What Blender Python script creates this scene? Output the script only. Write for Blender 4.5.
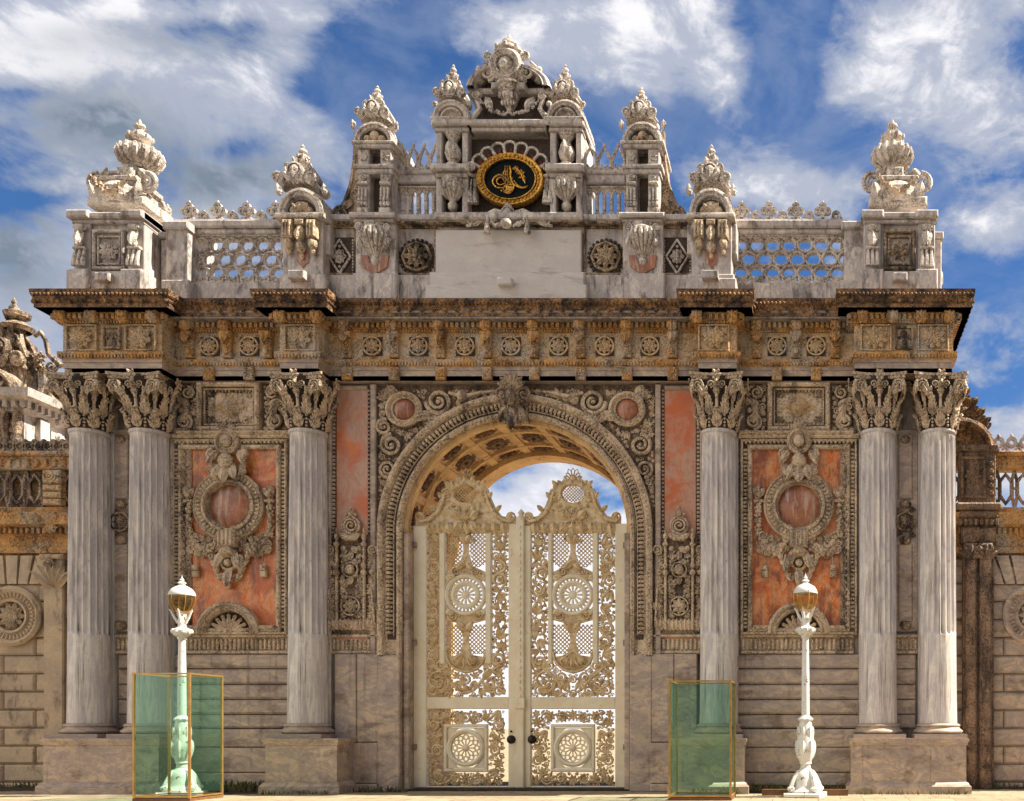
import bpy, math, random
from math import sin, cos, pi, radians, sqrt, hypot, atan2
sc = bpy.context.scene
for o in list(bpy.data.objects): bpy.data.objects.remove(o)

# ------------------------------------------------------------------ camera, sky, sun, exposure
CX, CZ, DIST, FOC, VX, VY = 6.667, 1.42, 22.0, 990.0, 814.0, 728.0
cam = bpy.data.objects.new('camera', bpy.data.cameras.new('camera'))
sc.collection.objects.link(cam); sc.camera = cam
cam.location = (CX, -DIST, CZ); cam.rotation_euler = (pi/2, 0, 0)
cam.data.sensor_width = 36.0; cam.data.lens = 36.0*FOC/1024
cam.data.shift_x = -(VX-512)/1024; cam.data.shift_y = (VY-400.5)/1024
cam.data.clip_start = .1; cam.data.clip_end = 6000
SUN_EL, SUN_AZ = radians(50), radians(3)      # azimuth measured from +x towards +y
sd = (cos(SUN_EL)*cos(SUN_AZ), cos(SUN_EL)*sin(SUN_AZ), sin(SUN_EL))
sun = bpy.data.objects.new('sun', bpy.data.lights.new('sun', 'SUN'))
sc.collection.objects.link(sun)
sun.data.energy = 5.0; sun.data.angle = radians(.5); sun.data.color = (1, .93, .80)
from mathutils import Vector, noise as mnoise
sun.rotation_euler = Vector(sd).to_track_quat('Z', 'Y').to_euler()
sc.view_settings.view_transform = 'Standard'; sc.view_settings.look = 'None'
sc.view_settings.exposure = 1.2; sc.view_settings.gamma = 1
sc.render.engine = 'CYCLES'; sc.cycles.max_bounces = 8; sc.cycles.diffuse_bounces = 2
sc.cycles.transparent_max_bounces = 12

class NT:
    def __init__(s, tree): s.t = tree; s.n = tree.nodes; s.l = tree.links
    def new(s, typ, **kw):
        n = s.n.new(typ)
        for k, v in kw.items():
            if k == 'ins':
                for a, b in v.items():
                    if hasattr(b, 'is_output') or isinstance(b, bpy.types.NodeSocket): s.l.new(b, n.inputs[a])
                    else: n.inputs[a].default_value = b
            else: setattr(n, k, v)
        return n
    def math(s, op, a, b=0.0, c=None, clamp=False):
        n = s.new('ShaderNodeMath', operation=op, use_clamp=clamp)
        for i, x in enumerate([a, b] + ([c] if c is not None else [])):
            if isinstance(x, bpy.types.NodeSocket): s.l.new(x, n.inputs[i])
            else: n.inputs[i].default_value = x
        return n.outputs[0]
    def mix(s, f, a, b, mode='MIX'):
        n = s.new('ShaderNodeMix', data_type='RGBA', blend_type=mode)
        for i, x in ((0, f), (6, a), (7, b)):
            if isinstance(x, bpy.types.NodeSocket): s.l.new(x, n.inputs[i])
            else: n.inputs[i].default_value = x if i == 0 or len(x) == 4 else (*x, 1)
        return n.outputs[2]
    def noise(s, vec, scale, detail=4, rough=.55, dist=0.0):
        n = s.new('ShaderNodeTexNoise'); s.l.new(vec, n.inputs['Vector'])
        n.inputs['Scale'].default_value = scale; n.inputs['Detail'].default_value = detail
        n.inputs['Roughness'].default_value = rough; n.inputs['Distortion'].default_value = dist
        return n.outputs['Fac']
    def ramp(s, f, lo, hi):
        n = s.new('ShaderNodeMapRange', interpolation_type='SMOOTHSTEP')
        s.l.new(f, n.inputs[0]); n.inputs[1].default_value = lo; n.inputs[2].default_value = hi
        return n.outputs[0]

# sky: physical sky colour with clouds laid over it by direction
w = bpy.data.worlds.new('World'); sc.world = w; w.use_nodes = True
N = NT(w.node_tree); N.n.clear()
sky = N.new('ShaderNodeTexSky', sky_type='NISHITA', sun_disc=False, sun_elevation=SUN_EL,
            sun_rotation=pi/2-SUN_AZ, air_density=1.0, dust_density=.3, ozone_density=2.5)
tc = N.new('ShaderNodeTexCoord').outputs['Generated']
sep = N.new('ShaderNodeSeparateXYZ', ins={0: tc})
yy = N.math('MAXIMUM', sep.outputs[1], .18)
U = N.math('DIVIDE', sep.outputs[0], yy); V = N.math('DIVIDE', sep.outputs[2], yy)
# (direction slopes, radii, weight): positive is cloud, negative clear
BL = [(40,60,130,60,.35),(150,15,150,22,.35),(250,20,110,45,.22),(270,110,80,55,.32),(70,215,90,60,.25),(170,250,120,50,.25),
      (110,125,80,35,.28),(240,190,90,50,.28),(20,330,60,80,.4),
      (190,28,60,12,-.3),(245,35,28,26,-.32),(110,22,30,10,-.25),(85,85,55,14,-.2),(235,150,28,13,-.22),(35,200,50,10,-.28),(20,95,30,10,-.2),
      (345,60,40,60,-.34),(405,45,50,70,-.42),(300,85,30,20,-.1),(450,30,60,50,-.05),
      (600,100,60,50,-.2),(560,40,80,40,.26),(480,40,80,26,.2),(610,110,50,24,.12),(690,40,100,45,.25),(680,85,60,25,.18),(580,15,80,14,.12),
      (790,70,40,75,-.42),(765,90,30,50,-.2),(640,120,40,35,-.2),(700,125,50,20,-.18),
      (750,165,110,28,.2),(800,185,90,24,.28),(690,165,40,30,.1),(840,150,60,35,-.34),
      (880,85,70,45,.4),(900,25,80,30,.32),(1000,70,60,60,.2),(970,120,50,25,.25),(870,210,60,40,-.05),
      (935,170,50,30,-.25),(1000,200,40,40,.15),(960,235,40,35,-.1),(1000,290,40,16,-.32),(965,275,30,16,-.28),
      (990,240,40,24,.25),(1000,340,50,34,.25),(985,400,50,18,-.2),(1010,425,60,40,.25),(985,150,50,40,.15),(430,110,50,25,.12),(630,150,40,22,.16),(860,150,40,18,.12),(960,300,40,26,.14),(700,120,70,30,.10),(330,150,30,30,.15),
      (540,500,60,30,.25),(600,495,30,18,-.2),(620,530,30,10,.2),(520,470,30,8,-.1)]
bias = None
for (px, py, rx, ry, wt) in BL:
    u0, v0 = (px-VX)/FOC, (VY-py)/FOC
    a = N.math('MULTIPLY', N.math('SUBTRACT', U, u0), FOC/rx)
    b = N.math('MULTIPLY', N.math('SUBTRACT', V, v0), FOC/ry)
    r2 = N.math('MULTIPLY_ADD', a, a, N.math('MULTIPLY', b, b))
    bias_i = N.math('MULTIPLY', N.math('EXPONENT', N.math('MULTIPLY', r2, -1.0)), wt)
    bias = bias_i if bias is None else N.math('ADD', bias, bias_i)
mp = N.new('ShaderNodeMapping', ins={'Vector': tc, 'Scale': (1, 1, 1.7), 'Rotation': (0, radians(-12), 0)})
n1 = N.noise(mp.outputs[0], 6.0, 9, .58, .35)
n2 = N.noise(mp.outputs[0], 17.0, 8, .62, .3)
dens = N.math('ADD', N.math('MULTIPLY_ADD', N.math('SUBTRACT', n1, .5), 1.45, N.math('MULTIPLY', N.math('SUBTRACT', n2, .5), .9)), bias)
horizon = N.ramp(V, .36, .05)
dens = N.math('ADD', dens, N.math('MULTIPLY', horizon, .40))
behind = N.ramp(sep.outputs[1], .12, -.25); over = N.ramp(sep.outputs[2], .66, .88)
dens = N.math('ADD', dens, N.math('MULTIPLY', N.math('MAXIMUM', behind, over), .30))  # unseen cloud added behind and overhead to whiten the ambient light
cl = N.ramp(dens, -.10, .26)
thick = N.ramp(N.math('ADD', N.math('MULTIPLY', N.math('SUBTRACT', n2, .5), .9), dens), .20, .62)
# dark belly of the cloud to the left
def gb(px, py, rx, ry):
    a = N.math('MULTIPLY', N.math('SUBTRACT', U, (px-VX)/FOC), FOC/rx); b = N.math('MULTIPLY', N.math('SUBTRACT', V, (VY-py)/FOC), FOC/ry)
    return N.math('EXPONENT', N.math('MULTIPLY', N.math('MULTIPLY_ADD', a, a, N.math('MULTIPLY', b, b)), -1.0))
belly = N.math('ADD', N.math('ADD', gb(95,120,95,38), gb(225,180,85,40)), N.math('ADD', gb(20,250,60,60), N.math('MULTIPLY', gb(150,40,120,20), .6)), clamp=False)
belly = N.math('MULTIPLY', N.math('MULTIPLY', belly, N.ramp(n2, .28, .62)), 1.15, clamp=True)
blue = N.mix(1.0, sky.outputs[0], (.36, .58, .84), 'MULTIPLY')
blue = N.mix(N.math('MULTIPLY', N.ramp(N.noise(mp.outputs[0], 9.0, 7, .6, .5), .42, .72), .42), blue, (2.6, 3.1, 4.2))   # thin veil
ccol = N.mix(thick, (3.3, 3.6, 4.4), (6.9, 6.8, 7.0))
ccol = N.mix(belly, ccol, (1.5, 1.9, 2.45))
ccol = N.mix(N.math('MULTIPLY', horizon, .8), ccol, (8.6, 8.5, 8.9))
low = N.math('MULTIPLY', N.ramp(sep.outputs[2], .62, .15), N.ramp(sep.outputs[1], .05, -.3))
back = N.ramp(sep.outputs[1], .0, -.3)
skyc = N.mix(N.math('MULTIPLY', N.math('MULTIPLY', back, N.ramp(sep.outputs[0], -.15, -.6)), .9), N.mix(cl, blue, ccol), (12.0, 11.4, 10.6))   # unseen bright cloud bank added left behind the camera for side light
low = N.math('MULTIPLY', N.math('MAXIMUM', low, N.math('MULTIPLY', back, N.ramp(sep.outputs[0], .1, .5))), N.ramp(sep.outputs[0], -.45, -.1))
skyc = N.mix(N.math('MULTIPLY', low, .85), skyc, (.5, .6, .9))  # unseen sky behind darkened low and right to shape the facade light
bg = N.new('ShaderNodeBackground', ins={'Color': skyc, 'Strength': .063})
N.l.new(bg.outputs[0], N.new('ShaderNodeOutputWorld').inputs[0])

# ------------------------------------------------------------------ materials
def material(name):
    m = bpy.data.materials.new(name); m.use_nodes = True
    t = NT(m.node_tree); p = t.n['Principled BSDF']
    pos = t.new('ShaderNodeTexCoord').outputs['Object']
    return m, t, p, pos
def stone(name, a, b, stain=(.07,.05,.035), amount=.5, vein=None, vscale=(1,1,.25), rough=.75, carve=.0, fine=.25, sscale=1.6, patch=None, streak=0.0):
    m, t, p, pos = material(name)
    mapp = t.new('ShaderNodeMapping', ins={'Vector': pos, 'Scale': vscale}).outputs[0]
    c = t.mix(t.ramp(t.noise(pos, 2.3, 6, .65), .3, .7), a, b)
    if vein:
        vmap = t.new('ShaderNodeMapping', ins={'Vector': pos, 'Scale': vscale, 'Rotation': (.1, .25, .2)}).outputs[0]
        v = t.noise(vmap, 4.2, 7, .62, 1.4)
        line = t.math('SUBTRACT', 1.0, t.math('MULTIPLY', t.math('ABSOLUTE', t.math('SUBTRACT', v, .5)), 11.0), clamp=True)
        c = t.mix(t.math('MULTIPLY', line, .75), c, vein)
        c = t.mix(t.math('MULTIPLY', t.ramp(t.noise(vmap, 1.7, 5, .6, .6), .48, .7), .6), c, vein)
    if patch:
        c = t.mix(t.math('MULTIPLY', t.ramp(t.noise(pos, 1.1, 5, .65, .5), .45, .62), .85), c, patch)
    if streak:
        smap = t.new('ShaderNodeMapping', ins={'Vector': pos, 'Scale': (9, 9, .22)}).outputs[0]
        sk = t.ramp(t.noise(smap, 1.0, 4, .6, .3), .56, .70)
        sk2 = t.ramp(t.noise(pos, .9, 3, .5), .40, .60)
        c = t.mix(t.math('MULTIPLY', t.math('MULTIPLY', sk, sk2), streak), c, (.055,.045,.05))
    s = t.ramp(t.noise(mapp, sscale*2, 8, .72, .3), .60-.17*amount, .70-.1*amount)
    s2 = t.ramp(t.noise(pos, 14, 5, .7), .52, .68)
    c = t.mix(t.math('MULTIPLY', s, min(1, .35+amount*.6)), c, stain)
    c = t.mix(t.math('MULTIPLY', s2, .5*amount), c, stain)
    c = t.mix(t.math('MULTIPLY', t.ramp(t.noise(pos, 45, 3, .6), .35, .65), .18), c, (.7,.62,.5), 'SOFT_LIGHT')
    t.l.new(c, p.inputs['Base Color']); p.inputs['Roughness'].default_value = rough
    h = t.noise(pos, 32, 5, .6)
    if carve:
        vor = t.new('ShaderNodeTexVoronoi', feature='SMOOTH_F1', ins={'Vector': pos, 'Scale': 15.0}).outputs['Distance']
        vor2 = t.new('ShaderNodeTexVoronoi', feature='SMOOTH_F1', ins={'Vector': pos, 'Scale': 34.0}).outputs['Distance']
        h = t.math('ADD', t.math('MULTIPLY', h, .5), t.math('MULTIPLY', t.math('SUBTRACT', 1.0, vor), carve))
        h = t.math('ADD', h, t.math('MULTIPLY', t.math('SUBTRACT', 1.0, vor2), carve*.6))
        crust_shade = t.math('MULTIPLY', t.ramp(t.noise(pos, 24, 7, .78, .5), .47, .57), t.ramp(t.noise(pos, 3.1, 3, .6), .32, .55))  # dark mottle painted in like shade in the crevices of the carving
        c = t.mix(t.math('MULTIPLY', crust_shade, min(.95, .55+amount*.4)), c, stain)
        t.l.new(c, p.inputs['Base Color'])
    bp = t.new('ShaderNodeBump', ins={'Height': h, 'Strength': fine, 'Distance': .05 if carve else .03})
    t.l.new(bp.outputs[0], p.inputs['Normal'])
    return m
M = {}
M['marble'] = stone('veined_grey_marble', (.82,.73,.63), (.66,.59,.53), (.20,.15,.12), .35, (.42,.38,.39), (1.0,1.0,.13), .5, fine=.10, streak=.9)
M['dado'] = stone('stained_dado_marble', (.62,.46,.32), (.46,.345,.25), (.13,.08,.045), .5, (.30,.24,.22), (.35,.5,.7), .55, fine=.15, streak=.45)
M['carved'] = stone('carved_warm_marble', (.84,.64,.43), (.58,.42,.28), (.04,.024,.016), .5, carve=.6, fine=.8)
M['plain'] = stone('plain_wall_stone', (.46,.36,.27), (.32,.26,.21), (.06,.04,.03), .65, vein=(.20,.18,.19), fine=.3)
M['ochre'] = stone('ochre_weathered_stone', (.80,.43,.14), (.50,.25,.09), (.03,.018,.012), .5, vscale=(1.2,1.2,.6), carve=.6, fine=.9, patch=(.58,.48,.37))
M['crust_shade'] = stone('dark_crusted_cornice_stone', (.20,.10,.045), (.50,.26,.10), (.015,.01,.008), .95, vscale=(1,1,1), carve=.7, fine=1.0, sscale=1.3)
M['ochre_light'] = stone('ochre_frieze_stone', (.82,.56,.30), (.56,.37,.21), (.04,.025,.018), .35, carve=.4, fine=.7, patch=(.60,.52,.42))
M['recess_shade'] = stone('shade_darkened_ground', (.11,.07,.045), (.045,.03,.022), (.012,.01,.008), .5, carve=.4, fine=.5)  # dark colour painting in the shade behind and between the carving
M['brown'] = stone('brown_shade_ground', (.34,.22,.14), (.16,.10,.065), (.02,.014,.01), .7, carve=.7, fine=1.0)  # browner tone of the shade painted in behind carving
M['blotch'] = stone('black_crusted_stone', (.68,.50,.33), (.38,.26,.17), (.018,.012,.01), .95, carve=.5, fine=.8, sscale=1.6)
M['top'] = stone('bleached_attic_marble', (.76,.67,.58), (.54,.47,.42), (.045,.028,.02), .56, (.38,.34,.34), (1,1,.4), .65, fine=.25, streak=.75)
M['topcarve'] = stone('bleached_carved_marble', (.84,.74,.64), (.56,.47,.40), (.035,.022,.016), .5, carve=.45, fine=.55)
M['slab'] = stone('striped_white_marble', (.66,.60,.54), (.56,.50,.45), (.30,.23,.18), .3, (.58,.53,.49), (.35,.4,1.3), .4, fine=.06)
M['orange'] = stone('orange_breccia_marble', (.85,.19,.010), (.66,.18,.03), (.16,.045,.03), .7, (.74,.40,.20), (1.2,1,.5), .35, fine=.05, patch=(.50,.10,.02), sscale=1.0, streak=.35)
M['pink'] = stone('pink_veined_marble', (.54,.22,.11), (.42,.26,.19), (.78,.20,.01), .45, (.58,.34,.24), (1.2,1,.5), .35, fine=.05, patch=(.58,.12,.02), sscale=.8)
M['coral'] = stone('brown_polished_marble', (.46,.17,.08), (.24,.09,.05), (.60,.46,.36), .6, vscale=(3,1,.4), rough=.3, fine=.03, streak=.7)
M['vault'] = stone('ochre_vault_plaster', (.80,.52,.25), (.60,.37,.17), (.16,.06,.02), .45, rough=.8, fine=.3)
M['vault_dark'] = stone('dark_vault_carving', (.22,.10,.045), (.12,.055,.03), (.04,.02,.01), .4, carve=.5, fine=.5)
M['unseen_dark_ground'] = stone('low_bounce_ground', (.11,.10,.09), (.07,.065,.06), (.04,.035,.03), .4, vscale=(1,1,1), rough=.95, fine=.4)  # dark ground colour, added to weaken the bounced light
M['side'] = stone('side_wall_stone', (.60,.44,.27), (.42,.32,.23), (.12,.08,.05), .55, vscale=(1,1,.5), fine=.3)
M['pave'] = stone('sandy_paving', (.44,.35,.22), (.33,.26,.17), (.16,.11,.06), .45, vscale=(1,1,1), rough=.9, fine=.4)
_m = M['pave']; _t = NT(_m.node_tree); _p = _t.n['Principled BSDF']; _src = _p.inputs['Base Color'].links[0].from_socket
_pos = _t.new('ShaderNodeTexCoord').outputs['Object']
_br = _t.new('ShaderNodeTexBrick', ins={'Vector': _pos, 'Scale': 1.0, 'Mortar Size': .008, 'Brick Width': .9, 'Row Height': .45, 'Color1': (1,1,1,1), 'Color2': (.78,.76,.72,1), 'Mortar': (.22,.18,.13,1)})
_t.l.new(_t.mix(1.0, _src, _br.outputs['Color'], 'MULTIPLY'), _p.inputs['Base Color'])
def simple(name, a, b, rough=.5, metal=0.0, scale=6, stain=None, samt=(.6,.7), fine=.1):
    m, t, p, pos = material(name)
    c = t.mix(t.ramp(t.noise(pos, scale, 5, .6), .3, .7), a, b)
    if stain: c = t.mix(t.ramp(t.noise(pos, scale*2.1, 6, .7), *samt), c, stain)
    t.l.new(c, p.inputs['Base Color']); p.inputs['Roughness'].default_value = rough; p.inputs['Metallic'].default_value = metal
    bp = t.new('ShaderNodeBump', ins={'Height': t.noise(pos, 40, 4, .6), 'Strength': fine, 'Distance': .01})
    t.l.new(bp.outputs[0], p.inputs['Normal'])
    return m
M['ivory'] = simple('ivory_painted_iron', (.82,.72,.52), (.74,.61,.40), .45, 0, 3, (.50,.34,.17), (.58,.76))
M['ivory_fret'] = simple('yellowed_ivory_fretwork', (.78,.60,.35), (.56,.38,.18), .5, 0, 6, (.30,.16,.06), (.50,.68))
M['gold'] = simple('gilded_bronze', (.85,.47,.08), (.50,.25,.045), .35, .8, 14, (.10,.04,.01), (.45,.62), .4)
M['enamel'] = simple('dark_green_enamel', (.003,.006,.006), (.005,.012,.012), .8, 0)
M['enamel'].node_tree.nodes['Principled BSDF'].inputs['Specular IOR Level'].default_value = .15
M['red'] = simple('dark_red_inlay', (.22,.03,.02), (.10,.02,.015), .5)
M['iron'] = simple('black_iron', (.02,.017,.015), (.04,.03,.025), .4, .6)
M['hinge'] = simple('rusty_iron', (.40,.30,.26), (.22,.14,.11), .6, .3)
M['brass'] = simple('brass_frame', (.62,.36,.10), (.45,.25,.07), .35, .6)
M['paint'] = simple('peeling_white_paint', (.80,.77,.70), (.72,.66,.58), .45, 0, 5, (.13,.08,.05), (.60,.64), .2)
M['wood'] = simple('brown_timber', (.22,.10,.04), (.14,.06,.03), .7, 0, 9)
M['weed'] = simple('dry_green_weed', (.09,.10,.03), (.16,.12,.04), .8)
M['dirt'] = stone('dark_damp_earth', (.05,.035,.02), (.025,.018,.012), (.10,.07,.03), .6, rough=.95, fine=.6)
def glassmat(name, col, alpha, rough=.05):
    m, t, p, pos = material(name)
    p.inputs['Base Color'].default_value = (*col, 1); p.inputs['Roughness'].default_value = rough
    tr = t.new('ShaderNodeBsdfTransparent', ins={'Color': (*alpha, 1)})
    gl = t.new('ShaderNodeBsdfGlossy', ins={'Color': (.8,.9,.8,1), 'Roughness': rough})
    fr = t.math('MULTIPLY_ADD', t.math('POWER', t.new('ShaderNodeLayerWeight', ins={'Blend': .5}).outputs['Facing'], 4.0), .5, .035)
    df = t.new('ShaderNodeBsdfDiffuse', ins={'Color': (*col, 1)})
    mx = t.new('ShaderNodeMixShader', ins={0: .022}); t.l.new(tr.outputs[0], mx.inputs[1]); t.l.new(df.outputs[0], mx.inputs[2])
    m2 = t.new('ShaderNodeMixShader'); t.l.new(fr, m2.inputs[0]); t.l.new(mx.outputs[0], m2.inputs[1]); t.l.new(gl.outputs[0], m2.inputs[2])
    t.l.new(m2.outputs[0], t.n['Material Output'].inputs[0])
    return m
M['glass'] = glassmat('green_tinted_glass', (.10,.36,.26), (.84,.94,.89))
M['globe'] = glassmat('amber_lantern_glass', (.75,.60,.38), (.92,.78,.50), .1)

# ------------------------------------------------------------------ mesh kit
# G.at(Y) places things in facade units (1/45 m at the column axis): u to the right, v downwards, w towards the street from the plane y = Y
random.seed(7)
R_ = random.Random(11)
class G:
    def __init__(s, Y=0): s.v = []; s.f = []; s.at(Y)
    def at(s, Y):
        k = (DIST+Y)/FOC; s.k = k; s.Y = Y
        s.m = lambda u, v, w: (CX+(u-VX)*k, Y-w*k, CZ+(VY-v)*k)
        return s
    def sink(s, w0): return s.at(s.Y-w0*s.k)
    def local(s): s.m = lambda u, v, w: (u, -w, v); return s
    def map(s, fn): s.m = fn; return s
    def add(s, pts, faces):
        b = len(s.v); m = s.m
        s.v += [m(*p) for p in pts]; s.f += [tuple(i+b for i in f) for f in faces]
    def grid(s, fn, nu, nv, cu=False, cv=False):
        pts = [fn(i, j) for j in range(nv) for i in range(nu)]
        fs = []
        for j in range(nv if cv else nv-1):
            for i in range(nu if cu else nu-1):
                i2 = (i+1) % nu; j2 = (j+1) % nv
                fs.append((j*nu+i, j*nu+i2, j2*nu+i2, j2*nu+i))
        s.add(pts, fs)
    def box(s, u0, v0, u1, v1, w0, w1, c=0):
        if c:
            wm = w1-min(c, (w1-w0)*.9)
            p = []
            for (e, w) in ((0, w0), (0, wm), (c, w1)):
                p += [(u0+e, v0+e, w), (u1-e, v0+e, w), (u1-e, v1-e, w), (u0+e, v1-e, w)]
            f = [(8,9,10,11), (3,2,1,0)]
            for a in (0, 4):
                for i in range(4): f.append((a+i, a+(i+1)%4, a+4+(i+1)%4, a+4+i))
            s.add(p, f)
        else:
            p = [(u0,v0,w0),(u1,v0,w0),(u1,v1,w0),(u0,v1,w0),(u0,v0,w1),(u1,v0,w1),(u1,v1,w1),(u0,v1,w1)]
            s.add(p, [(0,3,2,1),(4,5,6,7),(0,1,5,4),(1,2,6,5),(2,3,7,6),(3,0,4,7)])
    def wbox(s, x0, x1, y0, y1, z0, z1):
        mm = s.m; s.m = lambda a, b, c: (a, b, c)
        s.add([(x0,y0,z0),(x1,y0,z0),(x1,y1,z0),(x0,y1,z0),(x0,y0,z1),(x1,y0,z1),(x1,y1,z1),(x0,y1,z1)],
              [(0,3,2,1),(4,5,6,7),(0,1,5,4),(1,2,6,5),(2,3,7,6),(3,0,4,7)]); s.m = mm
    def ball(s, u, v, w, a, b=None, c=None, n=8, m=5):
        b = b or a; c = c or a
        s.grid(lambda i, j: (u+a*sin(pi*(j+.02)/(m-.96))*cos(2*pi*i/n), v+b*cos(pi*(j+.02)/(m-.96)), w+c*sin(pi*(j+.02)/(m-.96))*sin(2*pi*i/n)), n, m, True)
    def tube(s, pts, rad, n=5, flat=1.0, closed=False):
        N_ = len(pts); rads = rad if isinstance(rad, (list, tuple)) else [rad]*N_
        V3 = [Vector(p) for p in pts]; fr = []
        for i in range(N_):
            a = V3[(i-1) % N_] if (i > 0 or closed) else V3[i]; b = V3[(i+1) % N_] if (i < N_-1 or closed) else V3[i]
            t = (b-a); t = t.normalized() if t.length > 1e-9 else Vector((1,0,0))
            up = Vector((0,0,1)) if abs(t.z) < .9 else Vector((1,0,0))
            x = t.cross(up).normalized(); y = x.cross(t).normalized(); fr.append((x, y))
        def fn(i, j):
            x, y = fr[j]; r = rads[j]; q = V3[j] + x*(r*cos(2*pi*i/n)) + y*(r*flat*sin(2*pi*i/n)); return tuple(q)
        s.grid(fn, n, N_, True, closed)
        if not closed:
            b = len(s.v)-n*N_; s.f.append(tuple(b+i for i in range(n))[::-1]); s.f.append(tuple(b+n*(N_-1)+i for i in range(n)))
    def spiral(s, u, v, R, a0=0., d=1, turns=1.6, t=None, w=0., eye=True, n=5, rise=1.0):
        t = t or R*.2; K = max(9, int(turns*(9 if R*s.k < .16 and R > 1 or R < .12 else 16))); pts = []; rr = []
        for i in range(K):
            q = i/(K-1); r = (R-t)*(1-q)**.8 + t*.9; a = a0+d*q*turns*2*pi
            pts.append((u+r*cos(a), v+r*sin(a), w+t*.6*rise+q*R*.15)); rr.append(t*(1-.45*q))
        s.tube(pts, rr, n)
        if eye: s.ball(u, v, w+t*.6, max(t*1.1, R*.2), n=7, m=4)
    def leaf(s, u, v, ang, L, W, w=0., lift=None, lobes=3, curl=.5):
        lift = L*.25 if lift is None else lift; ca, sa = cos(ang), sin(ang)
        def fn(i, j):
            q = j/6; x = (i-2)/2
            wd = W*.5*(sin(pi*min(1, q*.86+.12))**.7)*(1+.28*sin(q*lobes*2*pi)) if q < 1 else .02*W
            hh = w+lift*sin(pi*(q*.75)) + (W*.16 if i == 2 else 0) - abs(x)*W*.12 + curl*lift*max(0, q-.6)*1.6
            a_, b_ = q*L, x*wd
            return (u+ca*a_-sa*b_, v+sa*a_+ca*b_, hh)
        s.grid(fn, 5, 7)
    def rosette(s, u, v, R, w=0., n=8, rot=0., ctr=True):
        for k in range(n): s.leaf(u, v, rot+2*pi*k/n, R, R*2.2*2/n*1.3, w, R*.28, 1)
        if R > 6:
            for k in range(n): s.leaf(u, v, rot+2*pi*(k+.5)/n, R*.6, R*1.5*2/n*1.2, w+R*.12, R*.25, 1)
        if ctr: s.ball(u, v, w+R*.2, R*.22, n=8, m=5)
    def ring(s, u, v, prof, a0=0., a1=2*pi, n=32, sx=1., sy=1.):
        full = abs(a1-a0-2*pi) < 1e-6
        K = n if full else n+1
        s.grid(lambda i, j: (u+sx*prof[j][0]*cos(a0+(a1-a0)*i/n), v+sy*prof[j][0]*sin(a0+(a1-a0)*i/n), prof[j][1]), K, len(prof), full)
    def disc(s, u, v, r, w, n=24, sx=1., sy=1., dome=0.):
        s.grid(lambda i, j: (u+sx*r*(j+.001)/4*cos(2*pi*i/n), v+sy*r*(j+.001)/4*sin(2*pi*i/n), w+dome*sqrt(max(0, 1-(j/4)**2))), n, 5, True)
    def poly(s, pts, w0, w1):
        n = len(pts); s.add([(a, b, w0) for a, b in pts]+[(a, b, w1) for a, b in pts],
            [tuple(range(n))[::-1], tuple(range(n, 2*n))]+[(i, (i+1)%n, n+(i+1)%n, n+i) for i in range(n)])
    def lathe(s, u, prof, w=0., n=16, sw=1.0):
        s.grid(lambda i, j: (u+prof[j][0]*cos(2*pi*i/n), prof[j][1], w+sw*prof[j][0]*sin(2*pi*i/n)), n, len(prof), True)
    def beads(s, p0, p1, r, w=0., pitch=None, flat=1.0):
        L = hypot(p1[0]-p0[0], p1[1]-p0[1]); n = max(1, int(L/(pitch or 2.3*r)))
        for i in range(n):
            q = (i+.5)/n; s.ball(p0[0]+(p1[0]-p0[0])*q, p0[1]+(p1[1]-p0[1])*q, w, r, r, r*flat, n=6, m=4)
    def garland(s, p0, p1, sag, w=0., r=2.2, n=None):
        L = hypot(p1[0]-p0[0], p1[1]-p0[1])+sag; n = n or max(4, int(L/(r*1.0)))
        for i in range(n+1):
            q = i/n; e = 1-abs(2*q-1)*.45
            uu = p0[0]+(p1[0]-p0[0])*q; vv = p0[1]+(p1[1]-p0[1])*q+sag*4*q*(1-q)
            for _ in range(2): s.ball(uu+R_.uniform(-.6,.6)*r, vv+R_.uniform(-.6,.6)*r, w+R_.uniform(0,.5)*r, r*e*R_.uniform(.6,1.), n=6, m=4)
    def frame(s, u0, v0, u1, v1, t, w0, w1, c=.6):
        s.box(u0, v0, u1, v0+t, w0, w1, c); s.box(u0, v1-t, u1, v1, w0, w1, c)
        s.box(u0, v0+t-.01, u0+t, v1-t+.01, w0, w1-.05, c); s.box(u1-t, v0+t-.01, u1, v1-t+.01, w0, w1-.05, c)
    def teeth(s, p0, p1, a, b, w0, w1, pitch):
        """row of small blocks of size a along and b across"""
        L = hypot(p1[0]-p0[0], p1[1]-p0[1]); n = max(1, int(round(L/pitch))); dx, dy = (p1[0]-p0[0])/L, (p1[1]-p0[1])/L
        for i in range(n):
            q = (i+.5)/n*L; cu, cv = p0[0]+dx*q, p0[1]+dy*q
            if abs(dx) > .9: s.box(cu-a/2, cv-b/2, cu+a/2, cv+b/2, w0, w1, min(a, b)*.2)
            elif abs(dy) > .9: s.box(cu-b/2, cv-a/2, cu+b/2, cv+a/2, w0, w1, min(a, b)*.2)
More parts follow.
